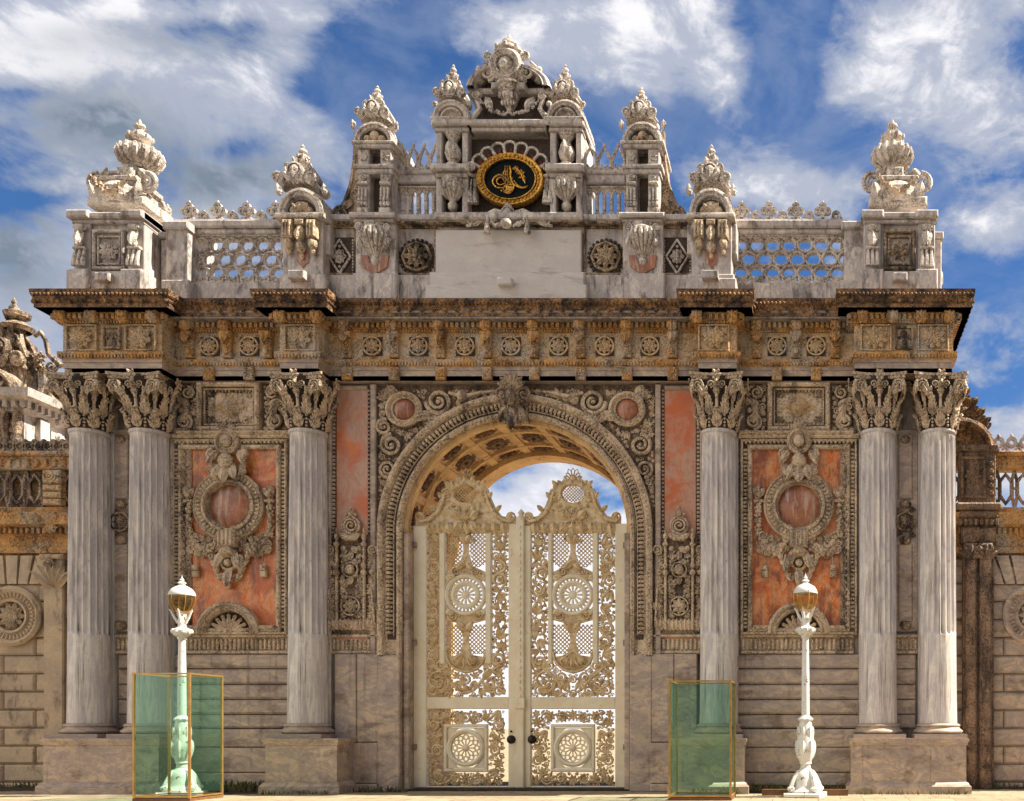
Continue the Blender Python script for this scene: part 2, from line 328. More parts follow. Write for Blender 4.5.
    def pack(s, inside, box, rmax, rmin, tries=500, mirror=None, w=0., t=.22, kinds='SSRLB', seed=1, rise=1., ov=.88):
        """fill a region with scrolls, rosettes and leaves of falling size"""
        rn = random.Random(seed); cs = []
        for lev in range(5):
            r = rmax*(rmin/rmax)**(lev/4)
            for _ in range(tries):
                u = rn.uniform(box[0], box[2]); v = rn.uniform(box[1], box[3])
                if mirror is not None and u > mirror: u = 2*mirror-u
                if mirror is not None and abs(u-mirror) < r and abs(u-mirror) > .5: u = mirror if rn.random() < .4 else u
                if mirror is not None and 0 < abs(u-mirror) < r*.98: continue
                if inside(u, v) < r*.9: continue
                if any(hypot(u-c[0], v-c[1]) < (r+c[2])*ov for c in cs): continue
                k = rn.choice(kinds); a = rn.uniform(0, 2*pi); d = rn.choice((-1, 1))
                cs.append((u, v, r))
                if mirror is not None and u != mirror: cs.append((2*mirror-u, v, r))
                for sg in ((1, -1) if (mirror is not None and u != mirror) else (1,)):
                    uu = u if sg == 1 else 2*mirror-u; aa = a if sg == 1 else pi-a; dd = d*sg
                    if k == 'S':
                        s.spiral(uu, v, r, aa, dd, 1.5 if r > rmin*1.6 else 1.1, r*t, w, rise=rise)
                        if r > rmin*2:
                            s.leaf(uu+r*.9*cos(aa), v+r*.9*sin(aa), aa+dd*2.4, r*1.0, r*.6, w+r*.15)
                            s.leaf(uu-r*.9*cos(aa), v-r*.9*sin(aa), aa-dd*.9, r*.9, r*.5, w+r*.15)
                    elif k == 'R': s.rosette(uu, v, r, w, 6 if r < 5 else 8, aa)
                    elif k == 'L':
                        for q in range(3): s.leaf(uu-r*.8*cos(aa), v-r*.8*sin(aa), aa+(q-1)*.5, r*1.8, r*.75, w, r*.5)
                    else: s.ball(uu, v, w+r*.2, r*.8, n=8, m=5)
        return cs
    def build(s, name, mat, parent=None, label=None, smooth=38):
        me = bpy.data.meshes.new(name); me.from_pydata(s.v, [], s.f); me.materials.append(M[mat] if isinstance(mat, str) else mat)
        me.polygons.foreach_set('use_smooth', [True]*len(me.polygons))
        me.update(); me.set_sharp_from_angle(angle=radians(smooth))
        o = bpy.data.objects.new(name, me); sc.collection.objects.link(o)
        if parent:
            o.parent = parent
        if label: o['label'] = label
        return o

def thing(name, label, cat, loc=(0,0,0), group=None, kind=None):
    o = bpy.data.objects.new(name, None); sc.collection.objects.link(o); o.location = loc
    return tag(o, label, cat, group, kind)
def tag(o, label=None, cat=None, group=None, kind=None):
    if label: o['label'] = label
    if cat: o['category'] = cat
    if group: o['group'] = group
    if kind: o['kind'] = kind
    return o
def X(px, Y): return CX+(px-VX)*(DIST+Y)/FOC
def Z(py, Y): return CZ+(VY-py)*(DIST+Y)/FOC
def PX(x, Y): return VX+(x-CX)*FOC/(DIST+Y)
def PY(z, Y): return VY-(z-CZ)*FOC/(DIST+Y)
def offpath(path, p):
    out = []
    n = len(path)
    def nrm(a, b):
        dx, dy = b[0]-a[0], b[1]-a[1]; L = hypot(dx, dy); return (dy/L, -dx/L)
    for i in range(n):
        n1 = nrm(path[i-1], path[i]) if i > 0 else None; n2 = nrm(path[i], path[i+1]) if i < n-1 else None
        if n1 and n2 and abs(n1[0]*n2[0]+n1[1]*n2[1]) < .5: o = (n1[0]+n2[0], n1[1]+n2[1])
        else: o = n1 or n2
        out.append((path[i][0]+o[0]*p, path[i][1]+o[1]*p))
    return out
def moulding(g, path, prof):
    """sweep a (projection, height) profile along a plan path"""
    pts = []
    for (p, z) in prof: pts += [(x, y, z) for x, y in offpath(path, p)]
    n = len(path); fs = [(j*n+i, j*n+i+1, (j+1)*n+i+1, (j+1)*n+i) for j in range(len(prof)-1) for i in range(n-1)]
    mm = g.m; g.m = lambda a, b, c: (a, b, c); g.add(pts, fs); g.m = mm
def dentils(g, path, p0, p1, z0, z1, wd, pitch, taper=0):
    a = offpath(path, p0); b = offpath(path, p1)
    for i in range(len(path)-1):
        (x0, y0), (x1, y1) = b[i], b[i+1]; L = hypot(x1-x0, y1-y0)
        n = int((L-wd*.5)/pitch)
        if n < 1: continue
        for k in range(n):
            q = (k+.5)/n
            if abs(x1-x0) > abs(y1-y0):
                c = x0+(x1-x0)*q; s_ = 1 if x1 > x0 else -1
                g.wbox(c-wd/2, c+wd/2, b[i][1], a[i][1]+.004*0, z0, z1)
            else:
                c = y0+(y1-y0)*q
                xa, xb = sorted((a[i][0], b[i][0])); g.wbox(xa, xb, c-wd/2, c+wd/2, z0, z1)
# ------------------------------------------------------------------ ground
def plane_sheet(name, x0, x1, y0, y1, z, mat, kind='structure'):
    g = G(); g.v.extend([(x0,y0,z),(x1,y0,z),(x1,y1,z),(x0,y1,z)])
    g.f.append((0,1,2,3)); return tag(g.build(name, mat), kind=kind)
plane_sheet('ground', -1500, 1500, -1500, 1500, -.008, 'pave')
plane_sheet('unseen_dark_ground', -60, 60, -60, -4.2, -.004, 'unseen_dark_ground')  # dark sheet added out of view to cut light bounced onto the facade
plane_sheet('pavement', -24, 24, -4.2, 30, 0, 'pave')

# ------------------------------------------------------------------ the great gate
gate = thing('monumental_gate', 'huge carved marble palace gate with fluted columns, orange panels and a crown of turrets', 'gate')
YW, YB, ZT = .30, 3.40, 10.2
AX, AZ, RI, RO = -.02, Z(533, .3), .02252*113.5, .02252*136      # arch centre and radii
AU, AV = PX(AX, YW), 533.0

g = G()
for s in (-1, 1):
    a, b = sorted((s*9.68, AX+s*RI)); g.wbox(a, b, YW, YB, 0, ZT)
n = 40
for y in (YW, YB):
    pts = []; fs = []
    for i in range(n+1):
        t = pi*i/n; pts += [(AX-RI*cos(t), y, AZ+RI*sin(t)), (AX-RI*cos(t), y, ZT)]
    fs = [(2*i, 2*i+2, 2*i+3, 2*i+1) for i in range(n)]
    b = len(g.v); g.v += pts; g.f += [tuple(q+b for q in f) for f in fs]
g.build('wall', 'plain', gate)

# vault: barrel of coffers
g = G(); yv0, yv1 = YW+.02, YB
g.map(lambda u, v, w: (AX-(RI-w)*cos(u), v, AZ+(RI-w)*sin(u)))
g.grid(lambda i, j: (pi*i/48, yv0+(yv1-yv0)*j, .0), 49, 2)
def arcband(g, t0, t1, y0, y1, w1, nn=None):
    nn = nn or max(2, int(abs(t1-t0)/.06))
    pr = [(y0, 0), (y0+.012, w1), (y1-.012, w1), (y1, 0)]
    g.grid(lambda i, j: (t0+(t1-t0)*i/nn, pr[j][0], pr[j][1]), nn+1, 4)
    for t in (t0, t1): g.add([(t, y0, 0), (t, y1, 0), (t, y1-.012, w1), (t, y0+.012, w1)], [(0,1,2,3)])
for (a, b, h) in ((yv0, .50, .08), (1.02, 1.16, .06), (2.12, 2.26, .06), (2.72, 3.40, .14)):
    arcband(g, 0, pi, a, b, h, 48)
for k in range(10):
    t = pi*k/9; arcband(g, max(0, t-.035), min(pi, t+.035), .50, 2.72, .05, 2)
for (a, b) in ((.52, 1.0), (1.18, 2.1), (2.28, 2.70)):
    for k in range(9):
        t0, t1 = pi*k/9+.075, pi*(k+1)/9-.075
        for (q0, q1, y0, y1) in ((t0, t1, a+.05, a+.08), (t0, t1, b-.08, b-.05), (t0, t0+.014, a+.08, b-.08), (t1-.014, t1, a+.08, b-.08)):
            arcband(g, q0, q1, y0, y1, .03, 2 if q1-q0 < .05 else 4)
vault = g.build('vault', 'vault', gate, 'barrel vault of ochre coffers')
g = G()
for (a, b, ny) in ((.52, 1.0, .13), (1.18, 2.1, .30), (2.28, 2.70, .12)):
    for k in range(9):
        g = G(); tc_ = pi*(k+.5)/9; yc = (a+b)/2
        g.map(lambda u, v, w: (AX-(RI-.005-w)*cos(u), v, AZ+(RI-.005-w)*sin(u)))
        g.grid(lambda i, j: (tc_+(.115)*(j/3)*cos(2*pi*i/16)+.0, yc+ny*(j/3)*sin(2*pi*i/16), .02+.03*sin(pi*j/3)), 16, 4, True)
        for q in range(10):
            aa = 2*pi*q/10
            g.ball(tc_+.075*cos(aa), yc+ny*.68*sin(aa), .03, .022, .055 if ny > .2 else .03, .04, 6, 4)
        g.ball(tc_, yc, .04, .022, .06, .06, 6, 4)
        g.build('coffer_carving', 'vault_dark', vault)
# inner side faces of the passage, panelled
for s in (-1, 1):
    g = G(); x0 = AX+s*(RI-.012)
    for (a, b) in ((.6, 1.3), (1.45, 2.5), (2.65, 3.3)):
        for (z0, z1) in ((.9, 2.6), (2.8, 5.3)):
            for (ya, yb, za, zb) in ((a, b, z0, z0+.06), (a, b, z1-.06, z1), (a, a+.06, z0+.06, z1-.06), (b-.06, b, z0+.06, z1-.06)):
                xa, xb = sorted((x0+s*.02, x0-s*.03)); g.wbox(xa, xb, ya, yb, za, zb)
    xa, xb = sorted((x0+s*.03, x0-s*.07)); g.wbox(xa, xb, YW+.3, YB-.01, 5.62, 5.80); g.wbox(xa, xb, YW+.3, YB-.01, 0, .5)
    g.wbox(*sorted((x0+s*.02, x0-s*.008)), YW+.3, YB-.01, .5, 5.62)
    g.build('passage_panelling', 'vault', gate)

# archivolt round the opening and down the jambs
g = G(YW)
prof = [(136.5,0),(136.5,9),(134,10.5),(131,10),(129.5,7),(129,5.5),(124,4.5),(118.5,4),(118,6.5),(115.5,7),(113.6,5),(113.5,-8)]
g.ring(AU, AV, prof, pi, 2*pi, 64)
for s in (-1, 1):
    g.grid(lambda i, j: (AU+s*prof[j][0], AV+i*(656-AV), prof[j][1]), 2, len(prof))
arch = g.build('archivolt', 'carved', gate, 'egg and dart moulding round the arch')
g = G(YW)
nn = 92
for i in range(nn):
    t = pi+pi*(i+.5)/nn; c_, s_ = cos(t), sin(t)
    r0, r1 = 121.5, 128.0
    g.tube([(AU+r0*c_, AV+r0*s_, 4.4), (AU+(r0+r1)/2*c_, AV+(r0+r1)/2*s_, 8.2), (AU+r1*c_, AV+r1*s_, 6.0)], [.7, 1.75, 1.5], 6)
    g.ball(AU+132.4*c_, AV+132.4*s_, 10.4, 1.2, n=6, m=4); g.ball(AU+116*cos(t+.018), AV+116*sin(t+.018), 7, 1.0, n=6, m=4)
for s in (-1, 1):
    v = AV+2.5
    while v < 636:
        g.tube([(AU+s*121.5, v, 4.4), (AU+s*124.7, v, 8.2), (AU+s*128, v, 6)], [.7, 1.75, 1.5], 6)
        g.ball(AU+s*132.4, v, 10.4, 1.2, n=6, m=4); g.ball(AU+s*116, v+2, 7, 1.0, n=6, m=4); v += 4.25
for r, h, t_ in ((121.4, 4.8, .8), (128.4, 6, .8)):
    g.tube([(AU-r, 636, h)]+[(AU+r*cos(pi+pi*i/48), AV+r*sin(pi+pi*i/48), h) for i in range(49)]+[(AU+r, 636, h)], t_, 5)
g.tube([(AU-132.4, 636, 10)]+[(AU+132.4*cos(pi+pi*i/48), AV+132.4*sin(pi+pi*i/48), 10) for i in range(49)]+[(AU+132.4, 636, 10)], .5, 4)
g.build('egg_moulding', 'carved', arch)
g = G(YW); g.ring(AU, AV, [(129.2,4.3),(129,5.9),(124,5.0),(120,4.6),(119.4,3.8)], pi, 2*pi, 64)
for s in (-1, 1): g.box(min(AU+s*129.2, AU+s*119.4), 533, max(AU+s*129.2, AU+s*119.4), 640, 3, 5.2)
g.build('egg_ground', 'recess_shade', arch)  # dark ring painting the shade between the eggs
# keystone with scroll and head-like leaf
g = G(YW)
g.box(AU-13, 389, AU+13, 424, 0, 10, 1.5)
g.box(AU-6, 384, AU+6, 428, 6, 17, 2.5)
for s in (-1, 1):
    g.spiral(AU+s*11, 399, 8, pi/2, s, 1.5, 1.9, 13); g.spiral(AU+s*9, 418, 5, -pi/2, -s, 1.3, 1.3, 13)
    g.leaf(AU+s*6, 410, pi/2-s*.3, 19, 9, 14, 5)
for k in range(7): g.leaf(AU, 394, -pi/2+(k-3)*.42, 15, 6, 17, 4)
g.ball(AU, 404, 22, 6, 8, 6, 12, 8); g.ball(AU, 421, 18, 4.5, 9, 5, 10, 7)
g.leaf(AU, 414, pi/2, 22, 12, 17, 5)
g.build('keystone', 'blotch', gate)
# smooth inner jamb lining with pilaster strip
for s in (-1, 1):
    g = G(YW); a, b = sorted((AU+s*113.3, AU+s*107.5)); g.box(a, 533, b, 792, -30, 2, 1)
    a, b = sorted((AU+s*136, AU+s*114)); g.box(a, 656, b, 728+1.42/.02252, -2, 9, 1)
    g.build('jamb', 'dado', gate)

# ---- spandrels
def span_in(u, v, s):
    lo, hi = (378.5, AU) if s < 0 else (AU, 2*AU-378.5)
    return min(u-lo if s < 0 else 999, hi-u if s > 0 else 999, v-389.5, hypot(u-AU, v-AV)-138, (AV+8-v) , abs(u-AU)-13)
for s in (-1, 1):
    g = G(YW); g.poly([(AU+s*138.6, 386), (AU+s*138.6, 540)]+[(AU+s*136.6*cos(t), AV-136.6*sin(t)) for t in [pi/2*i/20 for i in range(0, 21)]]+[(AU, 386)], 0, 1.5)
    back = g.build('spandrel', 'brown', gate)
    g = G(YW); cx, cy = AU+s*111, 411
    g.ring(cx, cy, [(17,1),(17.5,7),(15,8),(13.5,5),(11,6),(10.5,2)], n=28, sx=1.05)
    for i in range(22):
        t = 2*pi*i/22; g.ball(cx+15*cos(t)*1.05, cy+15*sin(t), 8, 1.3, n=6, m=4)
    g.leaf(cx+s*8, cy-14, -pi/2+s*.7, 13, 9, 3); 
    for q in range(5): g.leaf(cx+s*14, cy-12, -pi/2+s*(.2+q*.35)-.2*s, 11, 5, 3)
    g.spiral(cx-s*34, 403, 13, pi if s < 0 else 0, s, 1.8, 2.6, 2); g.leaf(cx-s*28, 414, 0.4 if s > 0 else pi-.4, 20, 10, 3)
    for q in range(6): g.leaf(cx-s*(22+q*4), 417-q*1.2, pi/2+s*(.8-q*.2), 12, 6, 3)
    g.spiral(cx+s*13, 446, 11, -pi/2, s, 1.7, 2.3, 2); g.spiral(cx+s*17, 470, 8.5, pi/2, -s, 1.6, 1.9, 2)
    g.tube([(cx-s*44, 394, 3), (cx-s*60, 398, 5), (cx-s*76, 394, 4), (cx-s*92, 392, 3)], [2, 2.4, 2, 1], 6)
    used = [(cx, cy, 19), (cx-s*34, 403, 14), (cx+s*13, 446, 11.5), (cx+s*17, 470, 9)]
    f = lambda u, v: min([span_in(u, v, s)]+[hypot(u-a, v-b)-r for a, b, r in used])
    lo, hi = sorted((AU+s*12, AU+s*138))
    g.pack(f, (lo, 388, hi, 530), 8, 1.5, 2500, None, 1.5, .26, 'SLSLRLB', 3 if s < 0 else 4, 1.9, .70)
    g.build('foliage_relief', 'carved', back)
    g = G(YW); g.disc(cx, cy, 10.6, 3, sx=1.05, dome=5); g.build('cabochon', 'coral', back)
    # white fillet beside the spandrel with a bead row
    g = G(YW); a, b = sorted((AU+s*139, AU+s*144.5)); g.box(a, 386, b, 655, 0, 6, .8)
    for v in range(392, 650, 4): g.ball(AU+s*146.4, v, 3, 1.5, 1.3, 2, 6, 4)
    g.build('bead_frame', 'dado', gate)

# ---- tall orange strips between arch and inner column, with trophies below
for s in (-1, 1):
    g = G(YW); a, b = sorted((AU+s*148, AU+s*179)); g.box(a, 391, b, 640, 0, 3)
    for v in (462, 540): g.box(a, v, b, v+.5, 3, 3.15)
    st = g.build('marble_strip', 'pink', gate, 'tall narrow panel of orange and pink veined marble')
    g = G(YW)
    for v in range(392, 640, 4): g.box(min(AU+s*180.2, AU+s*183.4), v, max(AU+s*180.2, AU+s*183.4), v+2.6, 1, 5, .6)
    g.box(min(AU+s*183.6, AU+s*188), 388, max(AU+s*183.6, AU+s*188), 655, 0, 7, 1)
    g.box(a, 387, b, 391, 0, 5, 1); g.build('dentil_border', 'dado', st)
    # trophy relief
    c = AU+s*163
    g = G(YW)
    g.box(c-24.5, 545, c+24.5, 635, 3, 5)
    g.poly([(c-24, 545), (c-17, 534), (c-9, 541), (c, 526), (c+9, 541), (c+17, 534), (c+24, 545)], 3, 5)
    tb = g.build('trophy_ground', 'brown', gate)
    g = G(YW)
    g.spiral(c, 527, 8, pi/2, 1, 1.9, 1.5, 6); g.ring(c, 527, [(9.5,4),(9.5,8),(8,9),(7,6)], n=22); g.ball(c, 515, 8, 3, 3.6, 3); g.ball(c, 510, 8, 2); g.box(c-6, 537, c+6, 542, 4, 11, 1)
    for q in (-1, 1):
        g.leaf(c, 541, -pi/2+q*1.1, 12, 6, 7); g.ball(c+q*4.5, 516, 7, 1.8)
        g.tube([(c+q*13.5, 540, 8), (c+q*13.5, 630, 8)], 1.5, 6); g.ball(c+q*13.5, 538, 8, 2.6, 3.6, 2.6); g.ball(c+q*13.5, 546, 9, 3, 2.4, 3); g.ball(c+q*13.5, 567, 9, 2.6, 3, 3); g.ball(c+q*13.5, 532, 8, 1.3, 3, 1.3)
        g.ball(c+q*13.5, 574, 9, 3.2)
        g.spiral(c+q*22, 551, 5.5, pi/2, q, 1.5, 1.3, 6)
        g.tube([(c+q*21.5, 590, 8), (c+q*23.5, 622, 8)], 1.1, 5)
        g.rosette(c+q*22.5, 607, 5.5, 6, 8)
    g.rosette(c, 607, 8.5, 6, 8); g.ring(c, 607, [(9.6,5),(9.6,9),(8.3,9),(8,6)], n=24)
    g.ball(c, 571, 10, 5, 5.5, 4); g.ring(c, 571, [(8,5),(8,9),(6.6,9),(6.4,6)], n=20)
    for q in range(9): g.leaf(c, 548+q*4, pi/2+(q%3-1)*.9, 10, 6, 6)
    for q in range(12): g.leaf(c-22+q*4, 631, -pi/2, 12, 5.5, 5, 3)
    f = lambda u, v: min(u-(c-24), c+24-u, v-546, 632-v, abs(u-c)-3, hypot(u-c, v-607)-9, hypot(u-c, v-571)-8, abs(abs(u-c)-13.5)-1.6)
    g.pack(f, (c-24, 546, c+24, 632), 5, 1.5, 1300, c, 5, .27, 'SLLRBL', 21, 2.0, .70)
    g.build('trophy_relief', 'carved', tb)

# ---- fluted dado band and rusticated courses
def fluteband(g, u0, u1, v0, v1, w=0):
    g.box(u0, v0, u1, v0+2.6, w, w+6, .8); g.box(u0, v1-3, u1, v1, w, w+5, .8); g.box(u0, v0+2.6, u1, v1-3, w, w+2)
    n = max(1, int((u1-u0)/4.2)); p = (u1-u0)/n
    for i in range(n):
        u = u0+p*(i+.5); g.box(u-p*.31, v0+4, u+p*.31, v1-4, w+1.5, w+4.2, .9)
g = G(YW)
for (a, b) in ((-7.56, -5.02), (5.02, 7.56), (-4.16, AX-RO), (AX+RO, 4.16), (-9.0, -8.5), (8.5, 9.0)):
    g = G(YW); fluteband(g, PX(a, YW), PX(b, YW), 635, 654); g.build('fluted_band', 'carved', gate)
zf = lambda v, Y=YW: v
VG = 728+CZ/.02252                                   # row of the pavement at the wall plane
rows = [654.5, 669, 684.5, 699.5, 714.5, 728.5]
for (a, b) in ((-7.7, -4.9), (4.9, 7.7)):
    ua, ub = PX(a, YW), PX(b, YW); g = G(YW)
    for i in range(len(rows)-1): g.box(ua, rows[i]+.5, ub, rows[i+1]-.5, 0, 6.5, 2.0)
    g.box(ua, 729.2, ub, 747, 0, 8.5, 1.2); g.box(ua, 747.6, ub, 772, 0, 9.5, 1); g.box(ua, 772.6, ub, VG, 0, 14, 1.5)
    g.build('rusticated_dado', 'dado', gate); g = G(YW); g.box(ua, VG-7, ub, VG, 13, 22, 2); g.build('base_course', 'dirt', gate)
for (a, b) in ((-8.95, -8.5), (8.5, 8.95)):
    g = G(YW)
    for i in range(len(rows)-1): g.box(PX(a, YW), rows[i]+.4, PX(b, YW), rows[i+1]-.4, 0, 4, 1)
    g.build('rusticated_strip', 'dado', gate)
for (a, b) in ((-4.05, AX-RO+.02), (AX+RO-.02, 4.05)):
    ua, ub = PX(a, YW), PX(b, YW); g = G(YW)
    g.box(ua, 654.5, (ua+ub)/2-.3, 742, 0, 8, .8); g.box((ua+ub)/2+.3, 654.5, ub, 742, 0, 8, .8); g.box(ua, 742.6, ub, 783, 0, 10, 1); g.box(ua, 783.4, ub, VG, 0, 13, 1)
    g.build('jamb_dado', 'dado', gate)

# ---- side bays with the big orange slab and ring
def bay(s):
    uc = PX(s*6.33, YW)                                  # centre of the bay
    uc = 232.5 if s < 0 else 799.0
    hw = 46.5; T, B = 450, 629
    g = G(YW)
    g.box(uc-hw, T, uc+hw, B, 0, 2)
    for v in (486, 556): g.box(uc-hw, v, uc+hw, v+.45, 2, 2.12)
    sl = g.build('marble_slab', 'orange', gate, 'large panel of orange veined marble')
    g = G(YW)
    g.frame(uc-hw-4.5, T-4, uc+hw+4.5, B+4, 4.6, 0, 7, 1.4)
    g.frame(uc-hw-11.5, T-9, uc+hw+11.5, B+6, 2.4, 0, 8, .8)
    g.box(uc-hw-14, T-14, uc+hw+14, T-9.5, 0, 10, 1.4)
    for v in range(T, B, 4):
        for q in (-1, 1):
            g.box(uc+q*(hw+7)-2, v, uc+q*(hw+7)+2, v+2.6, 1, 5.5, .8)
            if v % 8 < 4: g.box(uc+q*(hw+14.5)-1.4, v, uc+q*(hw+14.5)+1.4, v+5, 1, 4.5, .8)
    g.teeth((uc-hw-8, T-6.5), (uc+hw+8, T-6.5), 2.2, 3.4, 1, 8, 4)
    fr = g.build('panel_frame', 'carved', sl)
    # ring
    cv = 507
    g = G(YW)
    g.ring(uc, cv, [(35,2),(35,8),(33.5,9.5),(32.5,8),(26.5,7),(26,10),(23.5,11),(22.5,8),(21.5,9),(20.8,3)], n=56)
    for i in range(46):
        t = 2*pi*i/46; c_, s_ = cos(t), sin(t)
        g.tube([(uc+27.5*c_, cv+27.5*s_, 8), (uc+31.8*c_, cv+31.8*s_, 8.2)], [1.0, 1.6], 6)
    rg = g.build('ring_moulding', 'carved', gate)
    g = G(YW); g.disc(uc, cv, 21.5, 3, 32, dome=4)
    g.build('ring_centre', 'coral', rg, 'reddish brown polished round inside the ring')
    # cartouche above, pendant below, garlands on the sides
    g = G(YW)
    g.ring(uc, 444, [(12,2),(12,11),(9.5,13),(8,10),(6.5,11)], n=26, sy=1.05); g.ball(uc, 444, 11, 6, 6.5, 5, 10, 6)
    for q in range(5): g.leaf(uc, 434, -pi/2+(q-2)*.45, 11, 5, 8)
    for q in (-1, 1):
        g.spiral(uc+q*8, 430, 4, pi/2, q, 1.4, 1.1, 8)
        g.spiral(uc+q*14.5, 457, 6, -pi/2, q, 1.6, 1.6, 8); g.leaf(uc+q*10, 452, pi/2-q*.5, 18, 7, 8)
        g.leaf(uc+q*16, 462, pi/2+q*.25, 17, 8, 6); g.spiral(uc+q*16, 474, 4, pi/2, q, 1.3, 1.2, 8)
        g.leaf(uc+q*5, 466, pi/2-q*.35, 18, 9, 10, 6); g.ball(uc+q*10, 480, 9, 3)
    g.ball(uc, 464, 12, 7.5, 8, 6, 10, 6); g.leaf(uc, 468, pi/2, 19, 11, 12, 5); g.ball(uc, 478, 14, 4)
    g.build('cartouche', 'carved', rg)
    g = G(YW)
    g.box(uc-9, 532, uc+9, 549, 3, 13, 2); 
    for q in range(4): g.box(uc-7+q*4, 533, uc-5+q*4, 547, 12, 14.2, .6)
    g.ball(uc, 553, 9, 8, 5, 7, 10, 6); g.ring(uc, 564, [(8,2),(8,8),(6,9),(5,6)], n=20); g.ball(uc, 564, 8, 4)
    for q in (-1, 1):
        g.leaf(uc+q*5, 550, pi/2-q*.3, 22, 8, 6); g.tube([(uc+q*12, 556, 6), (uc+q*12.5, 572, 6)], [2.6, 3], 7); g.spiral(uc+q*7, 578, 4, 0, q, 1.3, 1.2, 5)
        # hanging fruit garlands
        g.garland((uc+q*40, 492), (uc+q*40, 536), 0, 5, 2.7); g.garland((uc+q*40, 534), (uc+q*10, 540), 13, 5, 3.6)
        g.garland((uc+q*32, 540), (uc+q*14, 546), 9, 6, 2.8)
        g.leaf(uc+q*40, 498, -pi/2+q*.4, 11, 7, 5); g.leaf(uc+q*40, 498, -pi/2-q*.6, 10, 6, 5); g.ball(uc+q*40, 496, 8, 3.2)
        g.box(uc+q*40-5, 501, uc+q*40+5, 503.5, 3, 8, .8)
        g.tube([(uc+q*33, 552, 5), (uc+q*34, 566, 5)], .7, 4); g.box(uc+q*34-2.6, 566, uc+q*34+2.6, 571, 3, 8, 1); g.box(uc+q*34-3.2, 571.3, uc+q*34+3.2, 578, 3, 7, 1)
        for k in range(5): g.leaf(uc+q*(22+k*4), 548-abs(k-2)*2, pi/2+q*(k-2)*.3, 10, 6, 4)
    g.leaf(uc, 568, pi/2, 20, 9, 6); g.ball(uc, 586, 6, 3, 4, 3)
    fi = lambda u, v: min(abs(u-uc)-8, 43-abs(u-uc), v-536-max(0, (abs(u-uc)-26))*-.6, 560-v-max(0, 22-abs(u-uc))*.0-abs(abs(u-uc)-26)*.5)
    g.pack(fi, (uc-43, 530, uc+43, 562), 4.5, 1.5, 700, uc, 4, .28, 'LLRBS', 8, 2.0, .7)
    fo = lambda u, v: min(45-abs(u-uc), abs(u-uc)-36.5, v-486, 540-v)
    g.pack(fo, (uc-45, 486, uc+45, 540), 3.4, 1.3, 500, uc, 4, .28, 'LLRB', 9, 2.0, .7)
    for q in (-1, 1):
        for k in range(4): g.leaf(uc+q*(12+k*3), 572-k*7, pi/2+q*.4, 11, 6, 4)
    g.build('garland', 'carved', rg)
    # lunette at the foot
    g = G(YW); g.ring(uc, 634, [(31,1),(31,10),(28,12),(26.5,9),(25,9),(23.5,11),(22,8),(21.5,3)], pi, 2*pi, 30)
    for q in (-1, 1): g.box(min(uc+q*30, uc+q*46), 626, max(uc+q*30, uc+q*46), 630, 2, 9, 1.2)
    lu = g.build('lunette', 'carved', gate)
    g = G(YW); g.poly([(uc+22*cos(pi*i/16), 634-22*sin(pi*i/16)) for i in range(17)], 1, 3); g.build('lunette_ground', 'recess_shade', lu)
    g = G(YW)
    for k in range(9): t = pi+pi*(k+.5)/9; g.leaf(uc, 634, t, 20, 6.5, 3, 4, 1); g.ball(uc+17.5*cos(t), 634+17.5*sin(t), 6, 2)
    g.ball(uc, 632, 6, 5, 4, 5, 10, 6); g.build('lunette_fan', 'carved', lu)
    # square boss panel above
    vt = 384.5
    g = G(YW); g.frame(uc-31, vt, uc+31, 433, 4.6, 0, 10, 1.5); g.frame(uc-25, vt+6, uc+25, 427, 1.4, 0, 7, .5); g.box(uc-26, vt+4, uc+26, 429, 0, 3)
    bp = g.build('boss_panel', 'carved', gate)
    g = G(YW); cvv = 408
    g.add([(uc-18, cvv, 3), (uc, cvv-11.5, 3), (uc+18, cvv, 3), (uc, cvv+11.5, 3), (uc, cvv, 13)], [(0,1,4),(1,2,4),(2,3,4),(3,0,4)])
    g.build('diamond_boss', 'ochre_light', bp)
    g = G(YW)
    for a in (-1, 1):
        for b in (-1, 1): g.rosette(uc+a*19, cvv+b*13.5, 5, 3, 6)
        g.beads((uc+a*23, vt+9), (uc+a*23, 425), 1.1, 4)
    g.teeth((uc-22, vt+8), (uc+22, vt+8), 1.8, 3, 3, 6, 3.4); g.beads((uc-14, 424), (uc+14, 424), 1.3, 4); g.build('boss_border', 'blotch', bp)
    for q in (-1, 1):
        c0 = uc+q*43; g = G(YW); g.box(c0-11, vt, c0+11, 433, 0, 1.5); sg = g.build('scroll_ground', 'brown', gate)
        g = G(YW); g.spiral(c0+q*2, 423, 8, pi/2, q, 1.7, 2, 3); g.spiral(c0-q*1, 394, 6.5, -pi/2, -q, 1.5, 1.7, 3)
        for k in range(6): g.leaf(c0+q*(6-k*2), 400+k*3, pi/2+q*(.9-k*.35), 13, 6, 3)
        g.pack(lambda u, v: min(u-c0+11, c0+11-u, v-vt, 433-v, hypot(u-c0-q*2, v-423)-8, hypot(u-c0+q, v-394)-6.5), (c0-11, vt, c0+11, 433), 4, 1.6, 700, None, 2, .26, 'LSB', 5, 1.4, .8)
        g.build('leaf_scroll', 'carved', sg)
for s in (-1, 1): bay(s)
for (a, b) in ((-7.56, -5.0), (5.0, 7.56)):
    g = G(YW); g.box(PX(a, YW), 433.5, PX(b, YW), 437, 0, 12, 1.5); g.build('string_course', 'carved', gate)

